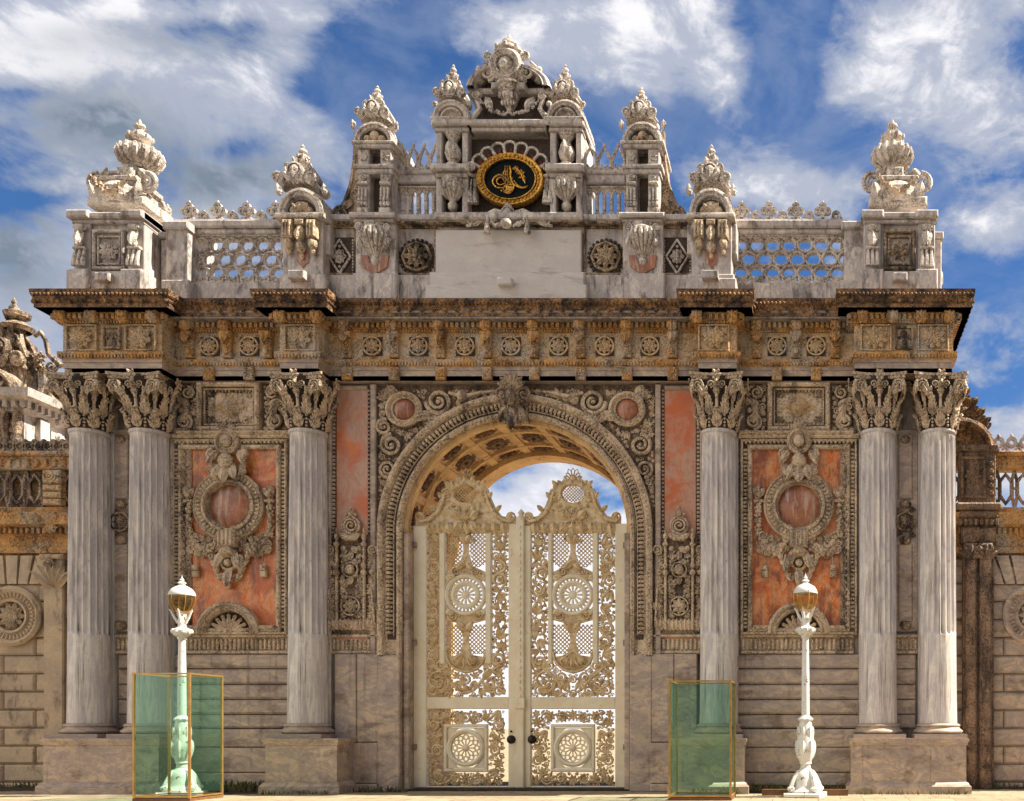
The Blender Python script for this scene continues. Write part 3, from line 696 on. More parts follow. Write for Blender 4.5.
# narrow panels between the coupled columns
for s in (-1, 1):
    c = PX(s*8.74, YW)+(-6 if s < 0 else -1)
    g = G(YW); g.box(c-13, 430, c+13, 632, 0, 3, 1); g.box(c-7, 436, c+7, 500, 2, 5, 1); g.box(c-7, 545, c+7, 622, 2, 5, 1)
    np_ = g.build('niche_panel', 'dado', gate)
    g = G(YW)
    for v in (441, 505, 541, 626): g = G(YW); g.ball(c, v, 4, 6, 4.5, 4, 10, 6); g.build('niche_knob', 'blotch', np_)
    g = G(YW)
    g.rosette(c, 523, 8, 4, 8); g.ring(c, 523, [(10,3),(10,7),(8.4,7),(8,4)], n=22)
    for a in (-1, 1):
        for b in (-1, 1): g.spiral(c+a*6.5, 523+b*12, 3.4, 0, a*b, 1.3, .9, 4)
    g.build('niche_rosette', 'blotch', np_)
# decorated pilaster strips beside the pairs
for s in (-1, 1):
    g = G(YW); c = PX(s*7.42, YW)-2*(s < 0)
    g.box(c-7, 437, c+7, 634, 0, 4, 1)
    for v in range(446, 632, 7): g.leaf(c-1, v+6, -pi/2, 8, 6, 4, 2.5); g.ball(c+4.5, v, 4, 1.6)
    for q in range(3): g.ball(c-3, 470+q*8, 6, 3, 4, 3)
    g.box(c-8, 430, c+8, 437, 0, 9, 1.5)
    g.build('candelabra_strip', 'blotch', gate)

# ---- columns
ZP = 1.20                                               # pedestal top
ZC0, ZC1 = 7.98, 9.148
def col_shaft():
    g = G().local(); nf = 20; sub = 7; n = nf*sub
    levels = [(1.50,.470,0),(2.2,.462,.006),(3.42,.450,.006),(3.45,.450,.006),(3.47,.450,.006),(3.50,.450,.035),(3.56,.450,.052),(5.5,.438,.052),(7.0,.418,.050),(7.76,.408,.050),(7.83,.408,.014),(7.85,.408,0),(7.90,.410,0),(7.91,.435,0),(7.95,.445,0),(7.98,.435,0)]
    def fn(i, j):
        z, r, d = levels[j]; r *= .905; q = (i % sub)/sub
        rr = r-d*(sin(pi*min(1, max(0, (q-.08)/.84)))**.6 if q > .08 else 0); t = 2*pi*i/n
        return (rr*cos(t), z, rr*sin(t))
    g.grid(fn, n, len(levels), True)
    return g
def col_base():
    g = G().local()
    g.box(-.57, ZP, .57, ZP+.09, -.57, .57)
    p = [(.54,ZP+.09)]+[(.50+.055*sin(pi*i/6), ZP+.09+.11*i/6) for i in range(7)]+[(.49,ZP+.21),(.47,ZP+.24)]+[(.46+.035*sin(pi*i/5), ZP+.24+.07*i/5) for i in range(6)]+[(.44,ZP+.32)]
    g.lathe(0, p, 0, 40); return g
def capital_core():
    g = G(); g.local()
    g.lathe(0, [(.38,ZC0-.01),(.38,ZC0+.5),(.41,ZC0+.85),(.50,ZC1-.13),(.50,ZC1-.02)], 0, 32); return g
def capital():
    g = G(); g.local()
    zt = ZC1; pts = []
    for k in range(4):
        for i in range(9):
            q = -1+2*i/8; rad = .50+.12*abs(q)**2.2; a = pi/2*k
            u, v = q*.57, rad*.95
            pts.append((u*cos(a)+v*sin(a), -u*sin(a)+v*cos(a)))
    for (z0, z1, sc_) in ((zt-.13, zt-.06, .95), (zt-.06, zt-.003, 1.0)):
        n = len(pts); p3 = [(a*sc_, z0, b*sc_) for a, b in pts]+[(a*sc_, z1, b*sc_) for a, b in pts]
        g.add(p3, [tuple(range(n)), tuple(range(n, 2*n))[::-1]]+[(i, (i+1)%n, n+(i+1)%n, n+i) for i in range(n)])
    def rad(th):
        c_, s_ = cos(th), sin(th)
        return lambda u, v, w: (w*s_+u*c_, -(w*c_-u*s_), v)
    def acanthus(z, L, W, w, out):
        # a leaf of a stem, side lobes and a tip that rolls over
        g.tube([(0, z, w), (0, z+L*.5, w+out*.45), (0, z+L*.85, w+out*.9), (0, z+L*.98, w+out*1.25), (0, z+L*.90, w+out*1.5)], [W*.10, W*.10, W*.13, W*.16, W*.10], 6)
        for q in (-1, 1):
            for i, h in enumerate((.08, .27, .46, .64)):
                g.leaf(0, z+L*h, pi/2-q*(.75-.12*i), W*(.62-.06*i), W*.30, w+out*h*.8, W*.16, 1, .2)
        g.leaf(0, z+L*.72, pi/2, L*.28, W*.5, w+out*.8, out*.5, 1, .2)
    for k in range(8):
        g.map(rad(2*pi*k/8)); acanthus(ZC0+.01, .40, .32, .385, .11)
        g.map(rad(2*pi*(k+.5)/8)); acanthus(ZC0+.28, .44, .30, .39, .14)
        g.map(rad(2*pi*(k+.5)/8)); g.beads((0, ZC0), (0, ZC0+.30), .03, .44)
    for k in range(8):
        g.map(rad(2*pi*(k)/8)); g.tube([(0, ZC0+.36, .44), (0, ZC0+.62, .47), (0, ZC0+.74, .50)], [.035, .03, .045], 6); acanthus(ZC0+.68, .26, .20, .48, .10)
    for k in range(4):
        g.map(rad(pi/2*k))
        for q in (-1, 1):
            g.spiral(q*.395, ZC1-.28, .14, -pi/2, q, 1.8, .028, .52); g.spiral(q*.13, ZC1-.26, .085, -pi/2, -q, 1.4, .018, .52)
            g.tube([(q*.20, ZC0+.62, .47), (q*.26, ZC0+.78, .52), (q*.34, ZC1-.20, .56)], [.03, .035, .03], 6); g.leaf(q*.27, ZC0+.66, pi/2-q*.5, .26, .13, .52, .05); g.leaf(q*.27, ZC0+.66, pi/2+q*.3, .22, .10, .50, .05)
        for q in range(6): g.leaf(0, ZC1-.09, 2*pi*q/6, .13, .09, .60, .05)
        g.ball(0, ZC1-.09, .62, .045, n=7, m=4); g.leaf(0, ZC1-.34, pi/2, .2, .12, .55, .05)
        g.map(rad(pi/2*k+pi/4))
        g.tube([(0, ZC0+.60, .48), (0, ZC0+.82, .54), (0, ZC1-.22, .68)], [.05, .045, .04], 6)
        g.tube([(0, ZC1-.15, .60), (0, ZC1-.18, .72), (0, ZC1-.31, .75), (0, ZC1-.37, .69), (0, ZC1-.33, .66)], [.04,.05,.055,.045,.03], 7)
    return g
def copy_tree(o, parent=None):
    c = o.copy(); sc.collection.objects.link(c); c.parent = parent
    for k in list(o.children): copy_tree(k, c)
    return c
c0 = col_shaft().build('column', 'marble', gate, smooth=60)
col_base().build('column_base', 'dado', c0); capital().build('capital', 'carved', c0); capital_core().build('capital_core', 'recess_shade', c0)  # dark core paints shade behind the capital leaves
COLX = [-9.42, -8.09, -4.57, 4.55, 8.09, 9.42]
for i, x in enumerate(COLX):
    c = c0 if i == 0 else copy_tree(c0, gate); c.location.x = x

# pedestals
for (a, b) in ((-9.95, -7.46), (-5.16, -3.62), (3.62, 5.16), (7.46, 9.95)):
    g = G(); yf = -.66
    path = [(a, YW), (a, yf), (b, yf), (b, YW)]
    moulding(g, path, [(.10,0),(.10,.16),(.06,.20),(.04,.24),(0,.26),(0,ZP-.16),(.03,ZP-.14),(.03,ZP-.10),(.06,ZP-.06),(.06,ZP-.01),(0,ZP-.01)])
    g.wbox(a-.05, b+.05, yf-.05, YW, ZP-.03, ZP-.001)
    g.build('pedestal', 'dado', gate)
# pilaster strips behind the columns
for x in COLX:
    g = G(); g.wbox(x-.42, x+.42, .16, YW+.01, 1.2, ZC1); g.build('pilaster', 'marble', gate)

# ---- entablature
P_ = [(-9.7, YB), (-9.7, -.42), (-7.55, -.42), (-7.55, .05), (-4.98, .05), (-4.98, -.42), (-4.14, -.42), (-4.14, .05)]
path = P_ + [(-x, y) for x, y in P_[::-1]]
g = G()
moulding(g, path, [(-.35,9.15),(-.02,9.15),(-.02,9.26),(.0,9.262),(.0,9.38),(.02,9.385),(.02,9.45)])
for (a, b, f) in ((-9.68, -7.57, -.40), (-4.96, -4.16, -.40), (4.16, 4.96, -.40), (7.57, 9.68, -.40), (-9.6, 9.6, .07)): g.wbox(a, b, f, YW+.02, 9.155, 10.4)
arc_ = g.build('architrave', 'dado', gate)
g = G(); moulding(g, path, [(.02,9.45),(.04,9.47),(.05,9.50),(.08,9.55),(.08,9.60),(0,9.606)]); dentils(g, path, .05, .085, 9.475, 9.545, .035, .07)
g.build('architrave_moulding', 'ochre', gate)
g = G(); moulding(g, path, [(0,9.60),(0,10.22)]); frz = g.build('frieze', 'ochre_light', gate)
g = G(); moulding(g, path, [(0,10.215),(.05,10.22),(.05,10.27),(.08,10.275),(.08,10.40),(.11,10.40),(.11,10.44),(.36,10.44)]); 
dentils(g, path, .08, .17, 10.285, 10.39, .065, .115); dentils(g, path, .04, .085, 10.215, 10.265, .03, .06)
bed = g.build('bed_moulding', 'ochre', gate)
g = G()
for (px_, Yp) in [(u, -.42) for u in (66, 97, 128, 158, 284, 320, 698, 733, 862, 892, 920, 948)]+[(u, .05) for u in (191, 229, 348, 395, 441.5, 488, 535, 581, 627.5, 673, 757, 796, 835)]:
    g = G(Yp); v = PY(10.44, Yp); g.box(px_-5, v+.5, px_+5, v+9, 3, 13, 2); g.leaf(px_, v+12, -pi/2, 11, 10, 9, 4)
    g.build('modillion', 'ochre', bed)
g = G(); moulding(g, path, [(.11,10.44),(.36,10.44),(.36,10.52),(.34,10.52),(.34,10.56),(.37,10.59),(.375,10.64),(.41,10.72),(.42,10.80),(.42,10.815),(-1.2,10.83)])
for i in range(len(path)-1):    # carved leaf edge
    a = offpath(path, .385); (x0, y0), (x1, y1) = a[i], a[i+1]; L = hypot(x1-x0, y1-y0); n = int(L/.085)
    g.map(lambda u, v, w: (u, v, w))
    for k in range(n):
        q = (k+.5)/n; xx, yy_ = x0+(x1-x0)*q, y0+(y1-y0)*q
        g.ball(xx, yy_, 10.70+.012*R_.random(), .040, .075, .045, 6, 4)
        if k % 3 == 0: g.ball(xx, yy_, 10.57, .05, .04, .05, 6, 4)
g.build('cornice', 'crust_shade', gate, 'dark weathered cornice with a carved leaf edge')
g = G(); g.wbox(-9.6, 9.6, -.3, YB, 10.4, 10.80); g.build('roof', 'plain', gate)

# frieze ornaments
def square_rosette(u, Y, v0, v1):
    g = G(Y); h = (v1-v0)/2; cv = (v0+v1)/2
    g.box(u-h*.72, cv-h*.72, u+h*.72, cv+h*.72, 0, 1); b = g.build('rosette_ground', 'recess_shade', frz)
    g = G(Y); g.rosette(u, cv, h*.62, 1, 8); g.ring(u, cv, [(h*.74,0),(h*.74,3),(h*.62,3),(h*.6,1)], n=20)
    g.build('frieze_rosette', 'ochre_light', frz)
Yr = .05; v0, v1 = PY(10.2, Yr), PY(9.62, Yr)
for u in (210.5, 250, 373, 419, 465.5, 511.5, 559, 605, 650, 777, 816):
    square_rosette(u, Yr, v0, v1)
for u in (191, 229, 269, 348, 395, 441.5, 488, 535, 581, 627.5, 673, 757, 796, 835):
    g = G(Yr); g.box(u-5.5, v0, u+5.5, v0+6, 0, 10, 1.5); g.box(u-4.5, v0+6, u+4.5, v1-1, 0, 5, 1); g.spiral(u, v0+11, 4, 0, 1, 1.3, 1, 5); g.ball(u, v1-7, 5, 3, 3.6, 3); g.leaf(u, v0+2, pi/2, 10, 8, 9, 3)
    g.build('frieze_bracket', 'ochre', frz)
va, vb = PY(9.44, Yr), PY(9.16, Yr)
for u in (210, 250, 348, 395, 441.5, 535, 581, 627.5, 673, 777, 816, 488):
    g = G(Yr); g.box(u-5, va, u+5, vb, 0, 4, 1); g.rosette(u, (va+vb)/2, 4.6, 3, 6); g.build('architrave_leaf_block', 'ochre', arc_)
Yr = -.42; v0, v1 = PY(10.2, Yr), PY(9.62, Yr); cv = (v0+v1)/2
for (u, n) in ((83, 10), (142, 7), (301, 8), (714, 8), (876, 9), (933, 9)):
    g = G(Yr); g.frame(u-15.5, v0, u+15.5, v1, 1.6, 0, 3.5, .6); g.box(u-13, v0+2, u+13, v1-2, 0, .6)
    g.rosette(u, cv, 12.2, 1, n, .3); g.build('frieze_shell', 'ochre_light', frz)
for u in (113, 904):
    g = G(Yr); g.frame(u-9, v0+2, u+9, v1-2, 2, 0, 4, .6); g.spiral(u, cv-4, 4.5, 0, 1, 1.5, 1.1, 1); g.spiral(u, cv+5, 4, pi, -1, 1.5, 1, 1)
    for q in (-1, 1): g.leaf(u, cv, q*1.2, 7, 4, 1); g.ball(u+q*5, cv, 2, 1.5)
    g.build('frieze_panel', 'blotch', frz)
# ------------------------------------------------------------------ attic above the cornice
ZR = 10.80
def vr(Y): return PY(ZR, Y)
def crown(g, u, vb, vt, hw, w0, dep):
    """carved pyramid of volutes and leaves on a turret; vb foot, vt tip, hw half width, w0 centre depth"""
    g.sink(w0); w0 = 0; H = vb-vt
    g.lathe(u, [(hw*.86, vb), (hw*.70, vb-H*.12), (hw*.44, vb-H*.34), (hw*.26, vb-H*.54), (hw*.15, vb-H*.70), (.1, vb-H*.85)], w0, 12)
    for k in range(4):
        a = pi/4+pi/2*k; c_, s_ = cos(a), sin(a)
        g.ball(u+hw*.86*c_*1.1, vb-H*.09, w0+hw*.86*s_, hw*.25, n=9, m=6)
        g.ball(u+hw*.52*c_*1.1, vb-H*.35, w0+hw*.52*s_, hw*.21, n=9, m=6)
        g.ball(u+hw*.26*c_, vb-H*.58, w0+hw*.26*s_, hw*.14, n=8, m=5)
    f = w0+hw*.70
    for q in (-1, 1):
        g.spiral(u+q*hw*.74, vb-H*.10, hw*.27, pi/2, q, 1.5, hw*.08, f); g.spiral(u+q*hw*.40, vb-H*.37, hw*.20, -pi/2, q, 1.4, hw*.065, f-hw*.25)
        g.leaf(u+q*hw*.22, vb-H*.02, -pi/2+q*.25, H*.30, hw*.36, f-hw*.1); g.leaf(u+q*hw*.08, vb-H*.42, -pi/2+q*.35, H*.22, hw*.26, f-hw*.4)
        for zz in (-1, 1): g.tube([(u+q*hw*.80, vb-H*.14, w0+zz*hw*.35), (u+q*hw*.56, vb-H*.30, w0+zz*hw*.3), (u+q*hw*.34, vb-H*.50, w0+zz*hw*.1)], [hw*.11, hw*.13, hw*.09], 6)
        g.spiral(u+q*hw*.22, vb-H*.58, hw*.13, pi/2, q, 1.3, hw*.05, f-hw*.45)
    g.ball(u, vb-H*.26, f-hw*.05, hw*.24, n=10, m=6); g.ring(u, vb-H*.26, [(hw*.36, f-4), (hw*.36, f+hw*.05), (hw*.28, f+hw*.08)], n=18)
    for q in range(3): g.leaf(u, vb, -pi/2+(q-1)*.8, hw*.6, hw*.36, f)
    g.lathe(u, [(hw*.13, vb-H*.66), (hw*.26, vb-H*.70), (hw*.23, vb-H*.74), (hw*.10, vb-H*.77), (hw*.19, vb-H*.82), (hw*.17, vb-H*.86), (hw*.07, vb-H*.90), (hw*.10, vb-H*.93), (.05, vb-H)], w0, 12)
    for k in range(6): a = 2*pi*k/6; g.ball(u+hw*.23*cos(a), vb-H*.70, w0+hw*.23*sin(a), hw*.10, n=6, m=4)
def pediment(g, u, vb, hw, rise, w0, dep, c=3):
    """round headed block with a hollow lunette"""
    pts = [(u-hw, vb), (u-hw, vb-rise*.35)]+[(u-hw*.96*cos(pi*i/12), vb-rise*.35-rise*.65*sin(pi*i/12)) for i in range(13)]+[(u+hw, vb-rise*.35), (u+hw, vb)]
    g.poly(pts, w0-dep, w0-2)
    prof = [(hw*.98, w0-2), (hw*.98, w0+2.5), (hw*.86, w0+3.5), (hw*.80, w0+2), (hw*.70, w0+2), (hw*.66, w0-1.5)]
    g.ring(u, vb-1, prof, pi, 2*pi, 20, 1, rise*.96/hw)
    g.box(u-hw*1.06, vb-1.5, u+hw*1.06, vb+1.5, w0-dep-1, w0+4.5, 1)
def turret_base(parent, u0, u1, v0, Y, dep, mat='top', name='turret_body', foot=10):
    g = G(Y); vb = vr(Y); g.box(u0, v0, u1, vb, -dep, 0, .5); g.box(u0-2.5, vb-foot-14, u1+2.5, vb, -dep-2, 2.5, 1.2)
    return g.build(name, mat, parent)
# small turrets over the inner columns
for (u, Yt, vt, vb, hw, uT) in ((303, -.35, 144, 192, 23, 304), (711.5, -.35, 144, 192, 22, 708)):
    g = G(Yt); hb = 20; vbm = vr(Yt)
    g.box(u-hb, 216, u+hb, vbm, -48, 0, .5); g.box(u-hb-3, 275, u+hb+3, vbm, -50, 3, 1.2); g.box(u-hb-5, 280, u+hb+5, vbm, -52, 5, 1); g.box(u-8, 276, u+8, 284, 4, 14, 1)
    for q in (-1, 1): g.box(u+q*(hb+2)-3, 222, u+q*(hb+2)+3, 252, -30, -4, 1)
    body = g.build('turret', 'top', gate, 'turret with a round headed niche over an inner column')
    g = G(Yt); pediment(g, u, 217, hw, 27, 3, 50); g.box(u-hw-2, 217, u+hw+2, 221, -51, 8, 1); g.build('pediment', 'topcarve', body)
    g = G(Yt); g.disc(u, 214, 14, 2.2, 20, 1, .95); g.build('lunette_ground', 'recess_shade', body)
    g = G(Yt); g.ball(u, 209, 3, 8, 6, 4, 10, 6)
    for q in (-1, 1):
        g.ball(u+q*7, 212, 3, 4.5, 4, 4); g.leaf(u, 214, -pi/2+q*.8, 11, 6, 4)
        for x in (12, ): 
            g.box(u+q*x-5, 223, u+q*x+5, 241, 0, 9, 1.5)
            for r in range(3): g.box(u+q*x-4+r*3, 225, u+q*x-2.3+r*3, 240, 8.5, 10.3, .5)
            g.ball(u+q*x, 246, 4, 4.5, 6, 6, 8, 6); g.ball(u+q*x, 253, 3, 2.5, 4, 3)
    g.box(u-4.5, 223, u+4.5, 228, 0, 9, 1); g.ball(u, 236, 5, 4.5, 9, 5, 10, 6); g.ball(u, 249, 4, 5, 6, 5, 8, 6); g.ball(u, 257, 2, 2.5, 4, 2); g.leaf(u, 229, pi/2, 16, 9, 6, 5)
    g.build('console', 'carved', body)
    g = G(Yt); g.poly([(u-6, 252), (u+6, 252), (u+6, 262), (u, 268), (u-6, 262)], 0, 1); g.build('inlay', 'coral', body)
    g = G(Yt); crown(g, u, 191, vt, hw*.98, -20, 0); g.at(Yt)
    for q in (-1, 1): g.ball(u+q*hw, 193, 2, 3.5); g.ball(u+q*hw, 193, -42, 3.5); g.leaf(u+q*hw, 197, -pi/2, 11, 6, 2)
    g.build('finial', 'topcarve', body)

# attic wall in the middle with panels and inscription slab
g = G(0.0); vb = vr(0); g.box(322, 224, 696, vb, -42, 0); g.box(322, 276, 696, vb, -43, 4, 1.2); g.box(320, 217, 698, 224, -44, 7, 1.5)
att = g.build('attic_wall', 'top', gate)
g = G(0.0); g.box(438, 233, 583, 277, 0, 7, .8); g.box(434, 277, 587, vb, 0, 12, 1.2); g.box(431, 291, 590, vb, 0, 15, 1)
g.box(504, 287, 518, 294, 14, 22, 1); g.build('inscription_slab', 'slab', att, 'plain striped white marble slab')
for (u0, u1) in ((322, 358), (396, 438), (583, 626), (661, 697)):
    g = G(0.0); g.frame(u0+1, 227, u1-1, 276, 2.2, 0, 3, .8); g.build('panel_frame', 'blotch', att)
g = G(0.0)
g.box(322, 225, 697, 227.5, 0, 9, 1)
g.build('panel_moulding', 'blotch', att)
for u in (418, 606.5):
    g = G(0.0); R0 = 17
    for k in range(24):
        t = 2*pi*k/24; g.ball(u+R0*1.03*cos(t), 258+R0*1.03*sin(t), 1, 1.9, n=6, m=4)
    g.disc(u, 258, R0, 1, 24); b = g.build('roundel', 'recess_shade', att)
    g = G(0.0); g.ring(u, 258, [(15.5,1),(15.5,4),(13.5,5),(12.5,2)], n=8); g.rosette(u, 258, 12, 2, 8)
    for k in range(8): t = 2*pi*k/8; g.spiral(u+11*cos(t), 258+11*sin(t), 2.6, t, 1, 1.2, .7, 3)
    g.ball(u, 258, 5, 3.4); g.build('roundel_carving', 'blotch', b)
for u in (341, 677.5):
    g = G(0.0); g.box(u-14, 238, u+14, 278, 0, 1.2); b = g.build('diamond_panel', 'recess_shade', att)
    g = G(0.0); d = [(u, 241), (u+11, 258), (u, 275), (u-11, 258)]
    for i in range(4):
        p, q = d[i], d[(i+1)%4]; g.tube([(p[0], p[1], 3), (q[0], q[1], 3)], 1.2, 5)
    g.rosette(u, 258, 7.5, 2, 6); g.beads((u, 246), (u, 270), 1.6, 3)
    for q in (-1, 1):
        g.beads((u+q*13, 240), (u+q*13, 276), 1.3, 2)
    g.build('diamond_carving', 'topcarve', b)

# tall turrets
for (u, uT, sg) in ((375.5, 377.5, -1), (643, 641.5, 1)):
    Yt = -.22; g = G(Yt); vbm = vr(Yt)
    g.box(u-20, 224, u+20, vbm, -50, 0, .5); g.box(u-22, 274, u+22, vbm, -52, 3, 1.2)
    g.box(u-23, 216, u+23, 221, -54, 9, 1.5); g.box(u-20, 221, u+20, 224, -52, 5, 1)
    g.box(u-16, 150, u+16, 217, -46, -8, .5)
    for q in (-1, 1): g.box(u+q*11-5.5, 175, u+q*11+5.5, 217, -44, 2, .8); g.box(u+q*11-5.5, 150, u+q*11+5.5, 166, -44, 2, .8)
    g.box(u-20, 166, u+20, 170, -50, 5, 1.2); g.box(u-18, 170, u+18, 175, -48, 3, 1); g.box(u-19, 146, u+19, 150, -50, 5, 1.2)
    body = g.build('tall_turret', 'top', gate, 'tall two storey turret of the attic')
    g = G(Yt)
    for v in (153, ): g.box(u-4.6, v, u+4.6, 166, -8, -6)
    g.build('dark_opening', 'recess_shade', body); g = G(Yt); g.box(u-4.4, 178, u+4.4, 214, -8, -6.5); g.disc(u, 178, 4.4, -6.6, 12); g.build('dark_opening', 'recess_shade', body)
    for q in (-1, 1):
        x = u+q*11; g = G(Yt)
        g.spiral(x, 180, 3.6, 0, q, 1.3, 1, 3); g.box(x-5, 184, x+5, 187, 1, 6, 1)
        for r in range(3): g.tube([(x-3.4+r*3.4, 190, 4), (x-3.4+r*3.4, 203, 5)], 1.3, 5); g.ball(x-3.4+r*3.4, 206, 4.5, 1.9, 3, 2)
        g.box(x-5.5, 210, x+5.5, 216, 1, 6, 1); g.rosette(x, 158, 4.8, 2, 6)
        g.build('console', 'topcarve', body)
    g = G(Yt); g.lathe(u, [(3, 262), (4, 257), (6, 252), (11, 246), (14, 238), (14, 231), (11, 228), (12, 225)], -2, 20)
    for k in range(9): t = pi*(k+.5)/9; g.tube([(u+14*cos(t), 231, -2+14*sin(t)), (u+15*cos(t), 238, -2+15*sin(t)), (u+11*cos(t), 247, -2+11*sin(t)), (u+5*cos(t), 255, -2+5*sin(t))], [1.2, 2.3, 1.8, .9], 6)
    g.ball(u, 262, 1, 4, 5, 4, 10, 6)
    for q in (-1, 1): g.spiral(u+q*14, 230, 4, 0, q, 1.4, 1.2, 6); g.leaf(u+q*12, 236, pi/2-q*.2, 14, 6, 4)
    g.build('bowl_corbel', 'topcarve', body)
    g = G(Yt); g.poly([(u-14, 256), (u-7, 256), (u-5, 264), (u+5, 264), (u+7, 256), (u+14, 256), (u+12, 268), (u, 275), (u-12, 268)], 0, 2); g.build('inlay', 'coral', body)
    g = G(Yt); pediment(g, u, 145, 20.5, 21, 2, 48)
    for q in (-1, 1): g.ball(u+q*21, 125, 2, 2.6); g.leaf(u+q*21, 131, -pi/2, 9, 5, 2)
    g.build('pediment', 'topcarve', body)
    g = G(Yt); g.disc(u, 142, 12.5, 1, 18, 1, .95); lb = g.build('lunette_ground', 'recess_shade', body)
    g = G(Yt); g.ball(u, 137, 2, 5, 5, 3, 10, 6); [g.ball(u+q*7, 140, 2, 4, 3.4, 3) for q in (-1, 1)]; g.build('lunette_carving', 'carved', lb)
    g = G(Yt); crown(g, uT, 124, 85 if sg < 0 else 87, 18, -18, 0); g.build('finial', 'topcarve', body)
    # scroll buttress on the outer side
    g = G(.05); x = u+sg*20; xo = 337 if sg < 0 else 682
    pts = [(x-sg*2, 128), (x, 150), (x+sg*1.5, 172), (x+sg*5, 190), (x+sg*10, 203), (xo-sg*2, 212), (xo+sg*3, 224), (x-sg*6, 224)]
    g.poly(pts, -22, 0)
    g.tube([(x, 132, -1), (x+sg*1, 160, -1), (x+sg*5, 186, -1), (x+sg*11, 202, -1), (xo-sg*2, 210, -1)], [2, 2.4, 2.6, 2.6, 2.2], 6)
    g.spiral(xo-sg*5, 216, 8.5, -pi/2, sg, 1.7, 1.9, 1); g.leaf(x+sg*3, 200, pi/2-sg*.6, 16, 8, 1)
    g.build('scroll_buttress', 'blotch', body)

# inner balustrades and their cresting
def cusp_crest(g, u0, u1, vb, vt, n):
    p = (u1-u0)/n; H = vb-vt
    g.box(u0, vb-3.5, u1, vb, -5, 1, .6)
    for i in range(n):
        c = u0+p*(i+.5)
        pts = [(c-p*.46, vb-2), (c-p*.44, vb-H*.45), (c-p*.28, vb-H*.66), (c, vb-H*.86), (c+p*.28, vb-H*.66), (c+p*.44, vb-H*.45), (c+p*.46, vb-2)]
        g.tube([(a, b, -2) for a, b in pts], 1.75, 5); g.ball(c, vt+2.2, -2, 1.7, 2.6, 1.5, 6, 5)
        g.box(c-p*.5, vb-H*.22, c+p*.5, vb-3, -4, -.4, .5)
        g.ball(c-p*.36, vb-H*.58, -2, 1.3, n=5, m=4); g.ball(c+p*.36, vb-H*.58, -2, 1.3, n=5, m=4)
        g.tube([(c-p*.24, vb-H*.30, -2), (c, vb-H*.16, -2), (c+p*.24, vb-H*.30, -2)], 1.1, 5)
        if i: g.ring(c-p*.5, vb-4.5, [(2.6,-3.5),(2.6,0),(1.5,0),(1.5,-3.5)], n=10)
def hex_balustrade(g, u0, u1, v0, v1, n):
    p = (u1-u0)/n; g.box(u0, v0, u1, v0+2, -5, 1, .5); g.box(u0, v1-2, u1, v1, -5, 1, .5)
    for i in range(n+1):
        c = u0+p*i; m1, m2 = v0+(v1-v0)*.27, v0+(v1-v0)*.73
        g.box(max(u0, c-p*.20), m1, min(u1, c+p*.20), m2, -4.5, .5, .5)
        for (va, vb_) in ((m1, v0+1.5), (m2, v1-1.5)):
            for q in (-1, 1):
                e = c+q*p*.5
                if u0-.1 <= e <= u1+.1: g.tube([(c, va, -2), (e, vb_, -2)], 1.25, 5)
for (u0, u1) in ((395, 441), (582, 626)):
    g = G(.15); g.box(u0, 176, u1, 185, -14, 4, 1.2); g.box(u0, 173, u1, 177, -16, 6, 1.2); rail = g.build('upper_balustrade', 'top', gate, 'balustrade with slim hexagonal openings')
    g = G(.15); hex_balustrade(g, u0, u1, 186, 219, 6); g.build('openwork', 'topcarve', rail)
    g = G(.15); cusp_crest(g, u0+1, u1-1, 173, 142, 4 if u0 < 500 else 3); g.build('cresting', 'topcarve', rail)

# outer lattice balustrades
def ogee_lattice(g, u0, u1, v0, v1, n):
    p = (u1-u0)/n; H = v1-v0
    g.box(u0, v0-1, u1, v0+1.5, -7, 1, .6); g.box(u0, v1-3, u1, v1, -7, 1, .6)
    rows = [v0+H*f for f in (-.10, .19, .48, .77)]; ro = p*.535; dv = H*.245
    for r, v in enumerate(rows):
        for i in range(n+1):
            c = u0+p*(i+(.5 if r % 2 else 0))
            if c > u1-1 and r % 2: continue
            lo, hi = (0, 2*pi)
            if r == 0: lo, hi = .5, pi-.5
            if i == 0 and not r % 2: lo, hi = ((-pi/2, pi/2) if r else (.5, pi/2))
            if i == n and not r % 2: lo, hi = ((pi/2, 3*pi/2) if r else (pi/2, pi-.5))
            g.ring(c, v, [(ro,-5),(ro,-.5),(ro*.86,.4),(ro*.72,-.5),(ro*.68,-5)], lo, hi, 18, 1, .95)
            if r and i < n+1 and u0+3 < c < u1-3: g.tube([(c, v-ro*.62, -2.5), (c, v-ro*.38, -2.5)], [1.3, .4], 5); g.tube([(c, v+ro*.62, -2.5), (c, v+ro*.38, -2.5)], [1.3, .4], 5)
    for i in range(2*n):
        c = u0+p*(i+.5)/2
        g.ring(c, v1-5.2, [(3.4,-5),(3.4,0),(1.5,0),(1.5,-5)], n=10)
